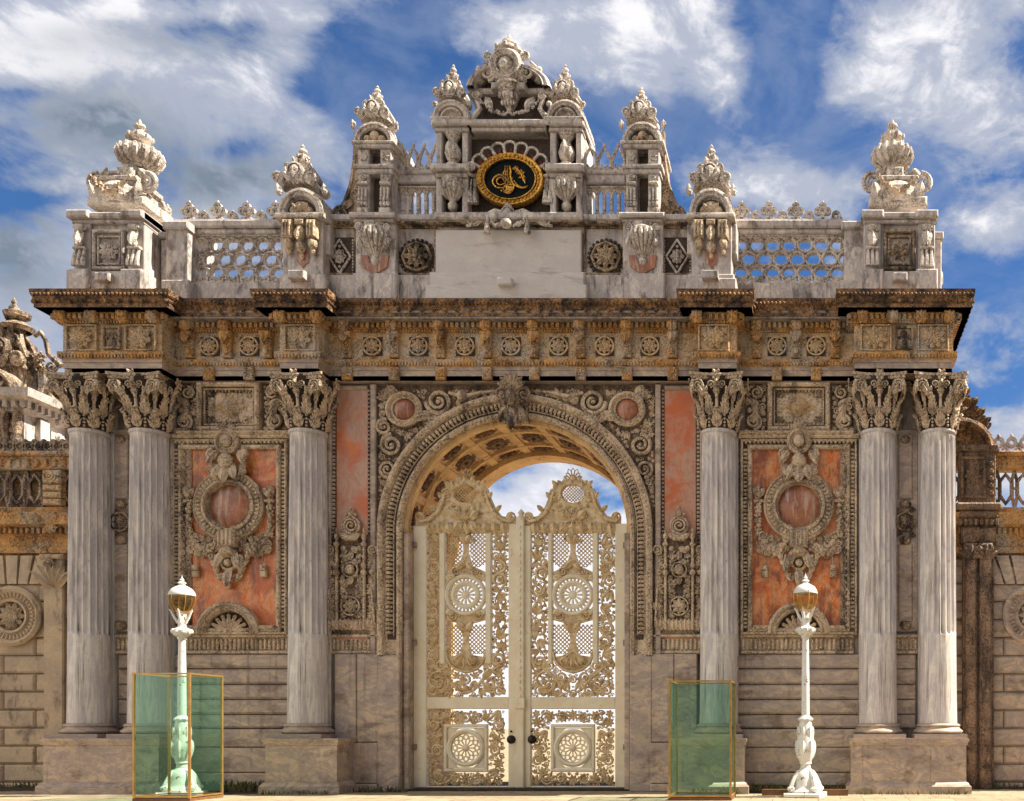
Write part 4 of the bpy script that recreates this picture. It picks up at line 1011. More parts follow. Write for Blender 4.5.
def trefoil_crest(g, u0, u1, vb, n, big=19, small=11):
    p = (u1-u0)/n; g.box(u0, vb-3, u1, vb, -7, 1, .6)
    for i in range(n):
        c = u0+p*(i+.5)
        if i % 2 == 0:
            v = vb-big*.60
            for (dx, dy) in ((0, -4.8), (4.6, 0), (-4.6, 0)): g.ring(c+dx, v+dy, [(3.9,-4),(3.9,0),(1.3,0),(1.3,-4)], n=10)
            g.ring(c, v, [(4.6,-4),(4.6,.4),(2.5,.4),(2.5,-4)], n=14); g.box(c-2, v+3.5, c+2, vb-2, -4, 0, .6); g.ball(c, v-9, -2, 1.2, 2.6, 1.2, 6, 4)
            g.box(c-5, vb-5, c+5, vb-2, -4, 0, .5)
        else:
            v = vb-small*.55
            g.ring(c, v-1, [(4.6,-4),(4.6,0),(1.8,0),(1.8,-4)], n=12); g.ball(c-4, vb-4, -2, 2.6, 2.6, 2, 7, 5); g.ball(c+4, vb-4, -2, 2.6, 2.6, 2, 7, 5); g.ball(c, vb-small, -2, 2, 2, 1.6, 6, 5)
for (u0, u1, n, nc) in ((177, 286, 7, 7), (731, 847, 7, 8)):
    Y = .3; g = G(Y); vb = vr(Y); g.box(u0, 284, u1, vb, -16, 4, 1); g.box(u0, 230, u1, 235, -16, 3, 1); g.box(u0, 222, u1, 230, -18, 6, 1.5)
    rail = g.build('outer_balustrade', 'top', gate, 'low balustrade pierced with a wavy lattice')
    g = G(Y); ogee_lattice(g, u0+1, u1-1, 235, 284, n); g.build('openwork', 'topcarve', rail)
    g = G(Y); trefoil_crest(g, u0+4, u1-4, 222, nc); g.build('cresting', 'topcarve', rail)

# corner piers with urns
for s in (-1, 1):
    uc = 109 if s < 0 else 899.5; Y = -.35; hw = 34
    a0, a1 = (uc-45, uc+45); vb = vr(Y)
    g = G(Y)
    if s < 0: g.box(157-2, 221, 178, vb, -60, -16, .8); g.box(154, 214, 180, 222, -62, -12, 1.5); g.box(153, 274, 181, vb, -62, -12, 1.2)
    else: g.box(845, 221, 865, vb, -60, -16, .8); g.box(842, 214, 866, 222, -62, -12, 1.5); g.box(842, 274, 868, vb, -62, -12, 1.2)
    ua, ub = uc-hw, uc+hw
    g.box(ua, 222, ub, vb, -85, -3, .6); g.box(ua-2, 272, ub+2, vb, -86, 3, 1)
    for x in (uc-27, uc+27): g.box(x-8.5, 222, x+8.5, vb, -85, 0, .8); g.box(x-10.5, 272, x+10.5, vb, -86, 8, 1.2)
    g.box(ua-4, 214, ub+4, 220, -90, 5, 1.5); g.box(ua-2, 220, ub+2, 224, -88, 2, 1)
    for x in (uc-27, uc+27): g.box(x-11, 213, x+11, 220.5, -90, 8, 1.5)
    for (x, d) in ((ua-7, -1), (ub+7, 1)): g.box(x-4, 228, x+4, vb, -75, -22, 1); g.box(x-6, 221, x+6, 228, -77, -20, 1.2); g.ball(x+d*3, 262, -40, 5, 9, 14, 8, 6)
    g.box(uc-7, 277, uc+7, 285, 3, 11, 1)
    body = g.build('corner_pier', 'top', gate, 'square pier under an urn at the end of the attic')
    for x in (uc-27, uc+27):
        g = G(Y); g.ball(x, 229, 3, 6, 3.6, 4, 8, 5)
        for q in (-1, 1): g.spiral(x+q*3.4, 229, 3.4, 0, q, 1.3, .9, 3)
        g.leaf(x, 231, pi/2, 17, 11, 3, 4); g.ball(x, 244, 4, 4, 4.6, 4, 8, 5)
        for r in range(3): g.tube([(x-4.5+r*4.5, 250, 2), (x-4.5+r*4.5, 262, 5), (x-4.5+r*4.5, 268, 5)], [1.4, 2, 2.5], 6)
        g.box(x-6.5, 248, x+6.5, 250.5, 0, 5, .8)
        g.build('console', 'topcarve', body)
    g = G(Y); g.frame(uc-16, 230, uc+16, 270, 3, -3, 2.5, 1); g.frame(uc-11.5, 236, uc+11.5, 265, 1.5, -3, 1, .5); g.rosette(uc, 250.5, 11, -2, 9 if s < 0 else 7, .2); g.build('pier_rosette', 'topcarve' if s < 0 else 'blotch', body)
    # urn
    us = 140 if s < 0 else 892.5; ub_ = 130 if s < 0 else 896
    Yu = Y+.9; W0 = 0; vt_ = PY(Z(213, Y-.1), Yu)
    g = G(Yu)
    g.box(ub_-28, 207, ub_+29, 216, W0-22, W0+22, 2); g.box(ub_-17, 186, ub_+17, 208, W0-17, W0+17, 2); g.box(ub_-20, 186, ub_+20, 190, W0-20, W0+20, 1)
    g.lathe((ub_+us)/2, [(15, 188), (14, 184), (11.5, 177), (9, 170), (8, 167)], W0, 8)
    g.lathe(ub_, [(16, 213), (21, 208), (21, 200), (15, 193), (10, 190)], W0+8, 18); g.box((ub_+us)/2-8, 175, (ub_+us)/2+8, 186, W0+8, W0+16, 1.5)
    for zz in (-1, 1):
        for q in (-1, 1): g.leaf(ub_+q*18, 212, -pi/2+q*.3, 20, 12, W0+zz*18, 4 if zz > 0 else -4)
    base = g.build('urn_pedestal', 'topcarve', body)
    g = G(Yu)
    g.lathe(us, [(8, 170), (10, 168), (17, 163), (19.5, 157), (18, 151), (11, 148), (6.5, 146.5), (5.5, 144.5), (9, 142.5), (11, 139.5), (10, 135.5), (5, 133), (3.2, 131), (3.2, 129.5), (5.4, 127.5), (4.6, 125), (1.8, 123.5), (1.6, 121.5), (.1, 119)], W0, 22)
    for k in range(16):
        a = 2*pi*k/16; c_, s_ = cos(a), sin(a)
        g.tube([(us+9*c_, 168.5, W0+9*s_), (us+17*c_, 164, W0+17*s_), (us+20*c_, 157, W0+20*s_), (us+18.5*c_, 151.5, W0+18.5*s_)], [1, 1.9, 2.4, 1.6], 5)
        if k % 2: g.ball(us+11*c_, 138.5, W0+11*s_, 1.9, 2.6, 1.9, 6, 5)
        else: g.ball(us+12*c_, 149.5, W0+12*s_, 2, 1.6, 2, 6, 4)
    g.build('urn', 'topcarve', base)
    g = G(Yu); zf_ = W0+19
    for q in (-1, 1):
        x = ub_+q*24
        g.spiral(x, 189, 10.5, -pi/2, q, 1.7, 2.6, zf_-10); g.spiral(ub_+q*17, 197, 6, -pi/2, q, 1.7, 1.7, W0-20)
        for zz in (zf_-12,): g.tube([(x+q*1, 199, zz), (ub_+q*17, 207, zz), (ub_+q*22, 213, zz)], [2.6, 3.4, 4], 6); g.leaf(x, 182, -pi/2-q*.8, 12, 7, zz)
        g.tube([(x-q*5, 184, zf_-12), (x-q*9, 178, 8), (us+q*8, 172, 2)], [2.2, 2.4, 1.6], 6)
        g.leaf(x-q*3, 200, pi/2, 13, 10, zf_-8)
    g.build('volutes', 'topcarve', base); g = G(Yu)
    g.garland((ub_-19, 192), (ub_+19, 192), 14, zf_+9, 3.6); g.beads((ub_-17, 188), (ub_+17, 188), 1.8, zf_-6)
    g.build('garland', 'carved', base)

# ---- central feature with the oval medallion
Yc = -.15
g = G(Yc); vb = 224
g.box(466, 124, 553, 224, -44, -12); g.box(468, 122, 550, 128, -46, 6, 1.4); g.box(472, 128, 546, 132, -45, 2, 1)
g.box(438, 216, 584, 223, -50, 9, 1.5)
cen = g.build('central_feature', 'top', gate, 'tall central piece of the attic with round pediment')
g = G(Yc); g.box(467, 133, 552, 215, -12, -10.5); g.poly([(509+40*cos(pi*i/18), 122-37*sin(pi*i/18)) for i in range(19)], -13, -10); g.build('shadow_ground', 'recess_shade', cen)
# round pediment
g = G(Yc); g.ring(509, 88, [(42,-40),(42,2),(39.5,5),(37,4),(35,6),(33.5,-10)], pi, 2*pi, 30, 1, .56)
g.box(470, 90, 548, 122, -40, -14); g.poly([(509+41*cos(pi*i/18), 89-22*sin(pi*i/18)) for i in range(19)], -40, -14)
g.box(466, 84.5, 552, 90.5, -36, -4, 1.5); g.box(492, 84, 526, 91, -20, 4, 1.2)
ped = g.build('round_pediment', 'top', cen)
g = G(Yc); g.box(474, 91, 544, 120.5, -14, -11); g.poly([(509+33*cos(pi*i/18), 87-16*sin(pi*i/18)) for i in range(19)], -13.9, -11); g.build('pediment_recess', 'recess_shade', ped)
g = G(Yc)
g.lathe(509, [(3, 110), (4, 107), (7, 101), (9, 96), (9, 93), (12, 91), (12, 87), (14, 86), (14, 84)], -4, 16)
for q in range(-2, 3): g.ball(509+q*4, 97, 3, 2.0, 3.4, 2.4); g.ball(509+q*3, 104, 2, 1.7, 2.6, 2.2)
g.garland((478, 98), (509, 113), 5, -1, 2.3); g.garland((540, 98), (509, 113), 5, -1, 2.3)
for q in (-1, 1): g.spiral(509+q*33, 96, 4, 0, q, 1.4, 1.3, 0); g.tube([(509+q*29, 92, -4), (509+q*33, 98, -3), (509+q*30, 107, -3), (509+q*35, 114, -2), (509+q*38, 120, -2)], [1.5,2.4,2.6,3,2], 6); g.leaf(509+q*24, 96, pi/2+q*.5, 16, 8, -2)
g.build('vase_garland', 'topcarve', ped)
g = G(Yc)
g.ring(506.5, 67, [(17,-14),(17,4),(14,7),(11,5),(9,7),(8,0)], n=24, sy=1.0); g.ball(506.5, 67, 2, 8, 9, 6, 12, 8); g.box(496, 62, 518, 85, -26, -4, 2)
for q in (-1, 1):
    g.spiral(508+q*19, 75, 7.5, pi/2, q, 1.6, 2, 1); g.spiral(507+q*18, 58, 5, -pi/2, q, 1.5, 1.5, 1)
    g.tube([(508+q*21, 60, -4), (508+q*27, 66, -4), (508+q*31, 72, -4), (508+q*28, 80, -4)], [2.2, 2.6, 3, 3.4], 6); g.ball(508+q*30, 68, -3, 3.6); g.ball(508+q*12, 52, -6, 4)
    g.leaf(508+q*10, 82, -pi/2+q*.5, 14, 7, 1)
    g.ball(508+q*36, 79, -6, 3.5); g.ball(508+q*36, 76, -26, 3.5)
for k in range(5): g.leaf(506.5, 54, -pi/2+(k-2)*.45, 11, 7, 0)
g.lathe(507, [(13, 56), (12, 51), (15, 49), (14, 46), (8, 44), (6, 42), (8, 40), (7, 37), (3, 35), (2.5, 33), (1, 30), (.1, 28)], -8, 14)
for k in range(8): a = 2*pi*k/8; g.ball(507+14*cos(a), 47, -8+14*sin(a), 2.4, 3, 2.4, 6, 5)
g.build('crowning_cartouche', 'topcarve', cen)
# piers either side
for (u, uT) in ((452, 453.5), (566, 565.5)):
    g = G(Yc)
    g.box(u-17, 121, u+17, 222, -44, -12, .5); g.box(u-19, 167, u+19, 174, -46, 8, 1.5); g.box(u-16, 174, u+16, 178, -45, 3, 1)
    for q in (-1, 1): g.box(u+q*13-3, 132, u+q*13+3, 167, -40, 0, .8); g.box(u+q*13-3, 178, u+q*13+3, 218, -40, 0, .8)
    g.box(u-19, 121, u+19, 128, -46, 6, 1.5); g.box(u-17, 128, u+17, 132, -45, 2, 1)
    body = g.build('slender_turret', 'top', gate, 'slender turret beside the oval medallion')
    g = G(Yc); g.box(u-10, 132, u+10, 167, -12, -10.8); g.build('niche_ground', 'recess_shade', body); g = G(Yc); g.box(u-10, 178, u+10, 216, -12, -10.8); g.build('niche_ground', 'recess_shade', body)
    g = G(Yc)
    g.lathe(u, [(4, 167), (7, 165), (7, 163), (4, 161), (7, 157), (8.5, 152), (7, 147), (4, 142), (4, 139), (7, 135), (8, 132)], -4, 14)
    g.lathe(u, [(1, 211), (4, 208), (5, 204), (3, 200), (6, 197), (11, 190), (12, 185), (10, 183), (11, 179)], -3, 16)
    for k in range(7): t = pi*(k+.5)/7; g.tube([(u+12*cos(t), 184, -3+12*sin(t)), (u+12*cos(t), 190, -3+12*sin(t)), (u+5*cos(t), 198, -3+5*sin(t))], [1.4, 2.2, 1], 6)
    g.ball(u, 206, -1, 4.5, 5, 4.5, 10, 6); g.leaf(u, 160, -pi/2, 16, 9, 4)
    g.build('vase_colonnette', 'topcarve', body)
    g = G(Yc); pediment(g, u, 121, 18.5, 19, 2, 44); g.ring(u, 120, [(11,0),(11,3),(9,4),(8,0)], pi, 2*pi, 14); g.build('pediment', 'topcarve', body)
    g = G(Yc); crown(g, uT, 104, 64, 17, -18, 0); g.at(Yc); [g.ball(u+q*17, 104, 0, 3) for q in (-1, 1)]; g.build('finial', 'topcarve', body)
# medallion
mu, mv = 510, 179.5
g = G(Yc)
def oval(r0, r1, h0, h1): return [(r0, -10), (r0, h0), ((r0+r1)/2, h1), (r1, h0), (r1, -8)]
g.ring(mu, mv, [(34.5,-4),(34.5,0),(33,2.2),(31,1.8),(27.4,.6),(26.4,2.2),(25.4,2.0),(25.0,0)], n=60, sy=.78)
for i in range(44):
    t = 2*pi*i/44; g.ball(mu+29.3*cos(t), mv+22.9*sin(t), 1.4, 1.6, 1.6, 1.4, 7, 5)
md = g.build('medallion', 'gold', gate, 'gilded oval medallion frame')
g = G(Yc); g.disc(mu, mv, 25.3, -1, 40, 1, .78); pl = g.build('medallion_ground', 'enamel', md)
g = G(Yc); g.ring(mu, mv, [(32,-11),(32,-2)], n=40, sy=.78); g.build('medallion_backing', 'recess_shade', md)
g = G(Yc)     # calligraphic cipher in gilt strokes
def st(p, r=.55, c=3):
    r *= 1.35
    pts = []; n = len(p)
    for i in range(n-1):
        for k in range(c*2):
            q = k/(c*2); p0, p1, p2, p3 = p[max(0, i-1)], p[i], p[i+1], p[min(n-1, i+2)]
            cr = lambda a, b_, c_, d_: .5*((2*b_)+(-a+c_)*q+(2*a-5*b_+4*c_-d_)*q*q+(-a+3*b_-3*c_+d_)*q**3)
            pts.append((mu+cr(p0[0], p1[0], p2[0], p3[0]), mv+cr(p0[1], p1[1], p2[1], p3[1]), .4))
    pts.append((mu+p[-1][0], mv+p[-1][1], .4))
    g.tube(pts, [r*(.65+.35*sin(pi*i/len(pts))) for i in range(len(pts))], 5)
for x in (-4.6, -2.4, -.2): st([(x, 6), (x+.6, 0), (x, -7), (x-.3, -13.5)], .55)
st([(-.2, -13), (1.2, -8), (.8, -4), (2.2, 2), (4, 6), (3, 10), (-2, 13), (-6, 11), (-6, 7.5), (-2, 5), (2, 6)], .7)
st([(3, 6), (-3, 1), (-9, -4.5), (-15, -2), (-17, 3), (-13, 8), (-6, 8), (0, 4), (3, -2)], .6)
st([(-4, 5), (-8, -1.5), (-12, -.5), (-13, 3), (-10, 5.5), (-5, 4)], .55)
st([(-4.6, -9), (-6.5, -6), (-4, -4)], .45); st([(-2.4, -9), (-4.4, -6), (-1.5, -3.5)], .45)
st([(2, 3), (5.5, 6), (11, 8.5), (17, 8)], .7); st([(4, 1), (8, 6), (13, 8), (18, 6.5)], .5)
for k in range(6): st([(-5+k*1.1, 6+k*.3), (-3+k*1.1, 8.5), (-4+k*1.2, 11.5)], .55)
st([(-6, 12.5), (-1, 14), (3, 11)], .6); st([(-9, 11), (-7.5, 12)], .6)
st([(5, -11.5), (8, -10), (11, -6), (13, -1), (15.5, 4)], .55)
for (a, b, t) in ((8, -10.5, -2.4), (9.5, -9, .3), (11, -6.5, -.1), (10.5, -6.5, 2.9), (12, -3.5, .4), (12, -3, 2.7), (13, -1, .9), (8, -10, 2.2), (6, -11, 3.0), (11.5, -5, -.8)):
    g.leaf(mu+a, mv+b, t, 4.2, 2.4, .2, .7, 1)
g.build('gilt_calligraphy', 'gold', pl)
g = G(Yc)    # scalloped fan above
nf = 9
for k in range(nf):
    t = pi+.24+(pi-.48)*(k+.5)/nf; c_, s_ = cos(t), sin(t); r = 41; x, y = mu+r*c_, mv+4+r*.90*s_
    aa = t; pts = []
    for i in range(7):
        b = -pi/2+pi*i/6; lx, ly = 4.6*cos(b), 5.9*sin(b); pts.append((x+lx*c_-ly*s_, y+lx*s_+ly*c_, 1))
    r1 = 33; e0, e1 = pts[0], pts[-1]
    g.tube([(mu+r1*cos(t-.16), mv+4+r1*.9*sin(t-.16), 0)]+pts+[(mu+r1*cos(t+.16), mv+4+r1*.9*sin(t+.16), 0)], 1.35, 5)
for q in (-1, 1): g.spiral(mu+q*38, mv-12, 4.5, pi/2, q, 1.5, 1.3, 2); g.box(mu+q*36-2, mv-8, mu+q*36+2, mv+18, -10, -2, .8)
fan = g.build('scalloped_fan', 'topcarve', md)
g = G(Yc); g.poly([(mu+44*cos(pi*i/20), mv+2-40*sin(pi*i/20)) for i in range(21)], -11, -7); g.build('fan_ground', 'recess_shade', fan)
for k in range(nf):
    g = G(Yc); t = pi+.24+(pi-.48)*(k+.5)/nf; g.ball(mu+38.5*cos(t), mv+4+38.5*.9*sin(t), -4, 2.6, 3.4, 3, 7, 5); g.build('red_inlay', 'red', fan)
g = G(Yc)    # tassels and foot scrolls
for q in (-1, 1):
    for d in (34, 39):
        x = mu+q*d; g.tube([(x, 178, -2), (x+q*.8, 190, -1)], .8, 5); g.ball(x+q*.8, 191, -1, 2); g.lathe(x+q, [(2, 191), (2.8, 197), (3.4, 203), (.1, 203.5)], -1, 8)
    g.tube([(mu+q*5, 215, 2), (mu+q*14, 213, 3), (mu+q*24, 218, 3), (mu+q*33, 225, 2), (mu+q*43, 227, 2)], [3, 3.2, 2.8, 2.2, 1.5], 6)
    g.spiral(mu+q*14, 219, 5.5, -pi/2, q, 1.6, 1.5, 4); g.spiral(mu+q*37, 222, 4.5, pi/2, -q, 1.4, 1.3, 3)
    g.garland((mu+q*20, 220), (mu+q*3, 227), 5, 7, 2.6)
    g.tube([(mu+q*19.5, 220, 8), (mu+q*20, 229, 9)], 1.4, 5); g.lathe(mu+q*20, [(2, 228), (3, 233), (3.6, 238), (.1, 239)], 9, 8)
g.ball(mu-1, 216, 5, 5, 5.5, 4, 12, 8); g.ring(mu-1, 216, [(7.5,0),(7.5,5),(6,6.5),(5.5,5)], n=22)
for k in range(5): g.leaf(mu-1, 210, -pi/2+(k-2)*.5, 5, 3.5, 3)
g.ball(mu-1, 228, 9, 6, 5, 5, 10, 6)
g.build('scroll_apron', 'topcarve', md)
# ------------------------------------------------------------------ gate leaves
YL = .56
def pierced(g, u0, v0, u1, v1, seed, rmax, mirror=None, tr=.24, extra=None):
    f = lambda u, v: min([u-u0+.6, u1-u+.6, v-v0+.6, v1-v+.6]+([extra(u, v)] if extra else []))
    g.pack(f, (u0, v0, u1, v1), rmax, 1.5, 900, mirror, -1, tr+.06, 'SSLRL', seed, 1.0, .80)
def lattice(g, u0, v0, u1, v1, p, r=.55, inside=None):
    span = (u1-u0)+(v1-v0)
    for d in (1, -1):
        k = -span
        while k < span:
            pts = []; m = int((v1-v0)/1.2)+1
            for i in range(m+1):
                v = v0+(v1-v0)*i/m; u = (u0+k+(v-v0)) if d > 0 else (u1-k-(v-v0))
                if u0-.2 <= u <= u1+.2 and (inside is None or inside(u, v)): pts.append((u, v, 0))
                elif len(pts) > 1: g.tube([pts[0], pts[-1]], r, 4); pts = []
                else: pts = []
            if len(pts) > 1: g.tube([pts[0], pts[-1]], r, 4)
            k += p
def leafdoor(ua, ub, flip):
    """ua hinge edge .. ub meeting edge given left to right; strips from the photograph"""
    if not flip: E = dict(s0=414, a0=427.5, a1=440, f1=446, c=466, g0=486, g1=492, b1=509, s1=520.5)
    else: E = dict(s0=523, a0=531.5, a1=548.5, f1=553, c=573, g0=593, g1=598.5, b1=615.5, s1=628)
    g = G(YL); c = E['c']; vbot = PY(.06, YL)
    g.box(E['s0'], 526, E['a0'], vbot, -3, 2.5, .8); g.box(E['b1'], 524, E['s1'], vbot, -3, 2.5, .8)
    for (v0, v1) in ((697, 709), (786, vbot)): g.box(E['a0']-.1, v0, E['b1']+.1, v1, -2.9, 2.3, .8)
    for (a, b) in ((E['a1'], E['f1']), (E['g0'], E['g1'])): g.box(a, 533, b, 664, -2.5, 2.8, 1)
    d = g.build('gate_leaf', 'ivory', gate, 'left leaf of the ivory iron gate' if not flip else 'right leaf of the ivory iron gate, seen against the bright sky')
    g = G(YL)
    g.box(E['a0']-.1, 523, E['b1']+.1, 533, -2.9, 1.6, .8)
    for k in range(9):
        x = E['a0']+4+k*(E['b1']-E['a0']-8)/8; g.leaf(x, 534, -pi/2, 11, 9, 1.4); g.ball(x, 533, 1.6, 1.8)
    # crest outline
    pts = []
    L, R_e = E['s0']+2, E['s1']-1
    prof = [(-50,524),(-50,521),(-44,521),(-36,520),(-29,515),(-24,507),(-20,496),(-17,489),(-12,486)]
    hwid = min(c-L, R_e-c)
    sc2 = hwid/50
    left = [(c+x*sc2*(1.0), y) for x, y in prof]
    # solid shoulders below the openings
    g.poly([(c-50*sc2, 526), (c-50*sc2, 516), (c-44*sc2, 518), (c-36*sc2, 516), (c-30*sc2, 509), (c-26*sc2, 500), (c-22*sc2, 492), (c-19, 488), (c-13, 497), (c-7, 501.5), (c, 503), (c+7, 501.5), (c+13, 497), (c+19, 488), (c+22*sc2, 492), (c+26*sc2, 500), (c+30*sc2, 509), (c+36*sc2, 516), (c+44*sc2, 518), (c+50*sc2, 516), (c+50*sc2, 526)], -1.5, 1)
    for q in (-1, 1):
        g.tube([(c+q*50*sc2, 518, 1), (c+q*44*sc2, 522, 1.5), (c+q*36*sc2, 520, 2), (c+q*28*sc2, 513, 2), (c+q*23*sc2, 503, 2), (c+q*20*sc2, 492, 2)], [1.5,2,2.2,2.2,2,1.6], 6)
        g.spiral(c+q*46*sc2, 517, 5, pi/2, q, 1.5, 1.4, 1); g.spiral(c+q*19*sc2, 494, 5, -pi/2, q, 1.5, 1.3, 1)
        g.leaf(c+q*40*sc2, 520, -pi/2+q*.9, 10, 5, 1); g.leaf(c+q*30*sc2, 512, -pi/2+q*.8, 9, 5, 1); g.leaf(c+q*22*sc2, 500, -pi/2+q*.6, 9, 5, 1)
        g.leaf(c+q*15*sc2, 488, -pi/2+q*.7, 9, 5, 1)
        g.leaf(c+q*3, 520, -pi/2+q*.9, 14, 8, 1); g.leaf(c+q*3, 520, pi/2-q*.6, 15, 8, 1); g.spiral(c+q*10, 514, 5, 0, q, 1.5, 1.2, 1)
    # lattice window in the crest
    g.ring(c, 494, [(18,-1),(18,1.4),(14.5,2.4),(12,2.4),(10.6,-1)], n=26, sy=.80)
    for i in range(16): t = 2*pi*i/16; g.leaf(c+15*cos(t), 494+12*sin(t), t, 6.5, 4.5, 1)
    for i in range(18): t = 2*pi*i/18; g.ball(c+12.3*cos(t), 494+9.9*sin(t), 2, .9, n=5, m=4)
    lattice(g, c-10, 486, c+10, 502, 3.2, .5, lambda u, v: ((u-c)/10.6)**2+((v-494)/8.3)**2 < 1)
    g.poly([(c-14, 487), (c-10, 480), (c+10, 480), (c+14, 487), (c+8, 485), (c, 484.5), (c-8, 485)], -1, 1)
    g.rosette(c, 518, 7, 1, 8); g.spiral(c-7, 483, 3.4, 0, -1, 1.3, .9, 1); g.spiral(c+7, 483, 3.4, pi, 1, 1.3, .9, 1)
    for k in range(7):
        t = -pi/2+(k-3)*.40; L_ = 12 if k in (2,3,4) else 9.5
        p0 = (c+3*cos(t), 480+3*sin(t)); p1 = (c+L_*cos(t), 480+L_*sin(t)); nx, ny = -sin(t)*2, cos(t)*2
        mx_, my_ = (p0[0]*.35+p1[0]*.65), (p0[1]*.35+p1[1]*.65)
        g.tube([(p0[0], p0[1], 0), (mx_+nx, my_+ny, 0), (p1[0], p1[1], 0), (mx_-nx, my_-ny, 0), (p0[0], p0[1], 0)], .6, 4)
    g.ball(c, 480, 0, 4, 3, 2)
    g.build('crest', 'ivory_fret', d)
    # fretwork strips
    g = G(YL)
    ends = lambda u, v: 99
    pierced(g, E['a0'], 533, E['a1'], 668, 31+flip, (E['a1']-E['a0'])*.42, (E['a0']+E['a1'])/2 if False else None)
    pierced(g, E['g1'], 533, E['b1'], 668, 35+flip, (E['b1']-E['g1'])*.42)
    for (a, b) in ((E['a0'], E['a1']), (E['g1'], E['b1'])):
        m_ = (a+b)/2; A = (b-a)*.30
        for ph in (0, pi): g.tube([(m_+A*sin(k*.55+ph), 533+k*3.4, .2) for k in range(41)], .8, 4)
    # bottom scrolls of the upper panel
    ex = lambda u, v: (hypot((u-c), (v-652))-21) if v > 652 else min(abs(u-c)-26, 99)
    pierced(g, E['a0'], 660, E['b1'], 697, 41, 6, c, .25, ex)
    for q in (-1, 1): g.spiral(c+q*28*1.0, 681, 12, pi/2, q, 1.8, 1.4, 0); g.tube([(c+q*38, 664, 0), (c+q*30, 668, .4), (c+q*20, 676, .4), (c+q*8, 690, .4), (c, 694, .4)], [1,1.6,1.8,1.6,1], 5)
    g.build('scroll_fretwork', 'ivory_fret', d)
    # middle panel
    g = G(YL)
    a, b = E['f1'], E['g0']
    lattice(g, a, 533, b, 573, 4.1, .62, lambda u, v: abs(u-c) > 3.2+max(0, (v-552))*.25 and v < 568-abs(abs(u-c)-11)*.35 or False)
    g.build('lattice', 'ivory_fret', d); g = G(YL); lattice(g, a, 620, b, 662, 4.1, .62, lambda u, v: abs(u-c) > 2.5+max(0, (634-v))*.35 and v < 655 and v > 624)
    g.build('lattice', 'ivory_fret', d); g = G(YL)
    up = [(c-3.5, 533), (c+3.5, 533), (c+2.4, 552), (c+7, 566), (b, 572), (b, 579), (a, 579), (a, 572), (c-7, 566), (c-2.4, 552)]
    lowp = [(a, 611), (b, 611), (b, 620), (c+6, 624), (c+2.4, 640), (c+6, 655), (b, 657), (c+18, 664), (c+10, 671), (c, 674), (c-10, 671), (c-18, 664), (a, 657), (c-6, 655), (c-2.4, 640), (c-6, 624), (a, 620)]
    g.poly(up, -1, .6)
    for q in (-1, 1):
        g.spiral(c+q*10, 572, 5, 0, q, 1.5, 1.0, .6); g.spiral(c+q*5.5, 539, 4, 0, q, 1.5, 1.0, .6)
        g.leaf(c, 560, pi/2+q*.7, 13, 7, .6); g.leaf(c, 544, -pi/2+q*.5, 10, 6, .6); g.leaf(c+q*19, 577, pi if q > 0 else 0, 9, 5, .6)
    g.build('shaped_plate', 'ivory_fret', d)
    g = G(YL); g.poly(lowp, -1, .6)
    for q in (-1, 1):
        g.spiral(c+q*13, 616, 5, pi, q, 1.5, 1.0, .6); g.spiral(c+q*8, 662, 5, 0, q, 1.5, 1.0, .6)
        g.leaf(c, 632, -pi/2+q*.7, 13, 7, .6); g.leaf(c, 655, pi/2+q*.8, 14, 7, .6); g.leaf(c+q*19, 613, pi if q > 0 else 0, 9, 5, .6)
    for k in range(5): g.leaf(c, 652, pi/2+(k-2)*.45, 16, 6, .8)
    g.ring(c, 652, [(20.5,-1),(20.5,2.2),(18.6,2.8),(17.6,0)], 0, pi, 24)
    g.build('shaped_plate', 'ivory_fret', d)
    # roundel
    g = G(YL); v = 595
    g.ring(c, v, [(20.5,-1.5),(20.5,2),(19,3.2),(17.2,2.4),(16.5,-1)], n=40); g.ring(c, v, [(14.2,-1),(14.2,2),(12,2.8),(9.6,1.2),(9.0,-1)], n=32)
    for i in range(26): t = 2*pi*i/26; g.tube([(c+13.4*cos(t), v+13.4*sin(t), .4), (c+17*cos(t), v+17*sin(t), .4)], 1.15, 4)
    for i in range(12): t = 2*pi*i/12; g.tube([(c+3.5*cos(t), v+3.5*sin(t), .6), (c+7.5*cos(t), v+7.5*sin(t), .9), (c+10.6*cos(t), v+10.6*sin(t), .4)], [.8,1.35,1.1], 5)
    g.disc(c, v, 4.2, .8, 14, dome=1.6)
    for q in (-1, 1):
        for z in (-1, 1): g.leaf(c+q*14.5, v+z*14.5, atan2(z, q), 7, 6, .5); g.poly([(c+q*20, v+z*21), (c+q*20, v+z*11), (c+q*12, v+z*21)], -1, .4)
    g.build('roundel', 'ivory', d)
    # lower panel
    g = G(YL); v = 748
    ex = lambda u, vv: max(abs(u-c)-22.5, abs(vv-v)-24)
    pierced(g, E['a0'], 710, E['b1'], 786, 51+flip, 6, c, .25, ex); 
    for q in (-1, 1):
        g.spiral(c+q*26, 718, 7, 0, q, 1.6, 1.2, 0); g.spiral(c+q*26, 778, 7, 0, -q, 1.6, 1.2, 0); g.spiral(c+q*12, 778, 6, 0, q, 1.6, 1.2, 0); g.spiral(c+q*11, 717, 6, 0, q, 1.6, 1.2, 0)
    g.build('lower_fretwork', 'ivory_fret', d)
    g = G(YL); g.frame(c-22, v-24, c+22, v+24, 3.4, -2, 2, .8); g.frame(c-18.3, v-20.3, c+18.3, v+20.3, .9, -1, .8)
    for q in (-1, 1):
        for z in (-1, 1): g.poly([(c+q*18, v+z*20), (c+q*18, v+z*7), (c+q*13, v+z*14), (c+q*7, v+z*20)], -1, .2)
    g.ring(c, v, [(19,-1.5),(19,2),(17,3.2),(14.6,2.2),(14,-1)], n=40)
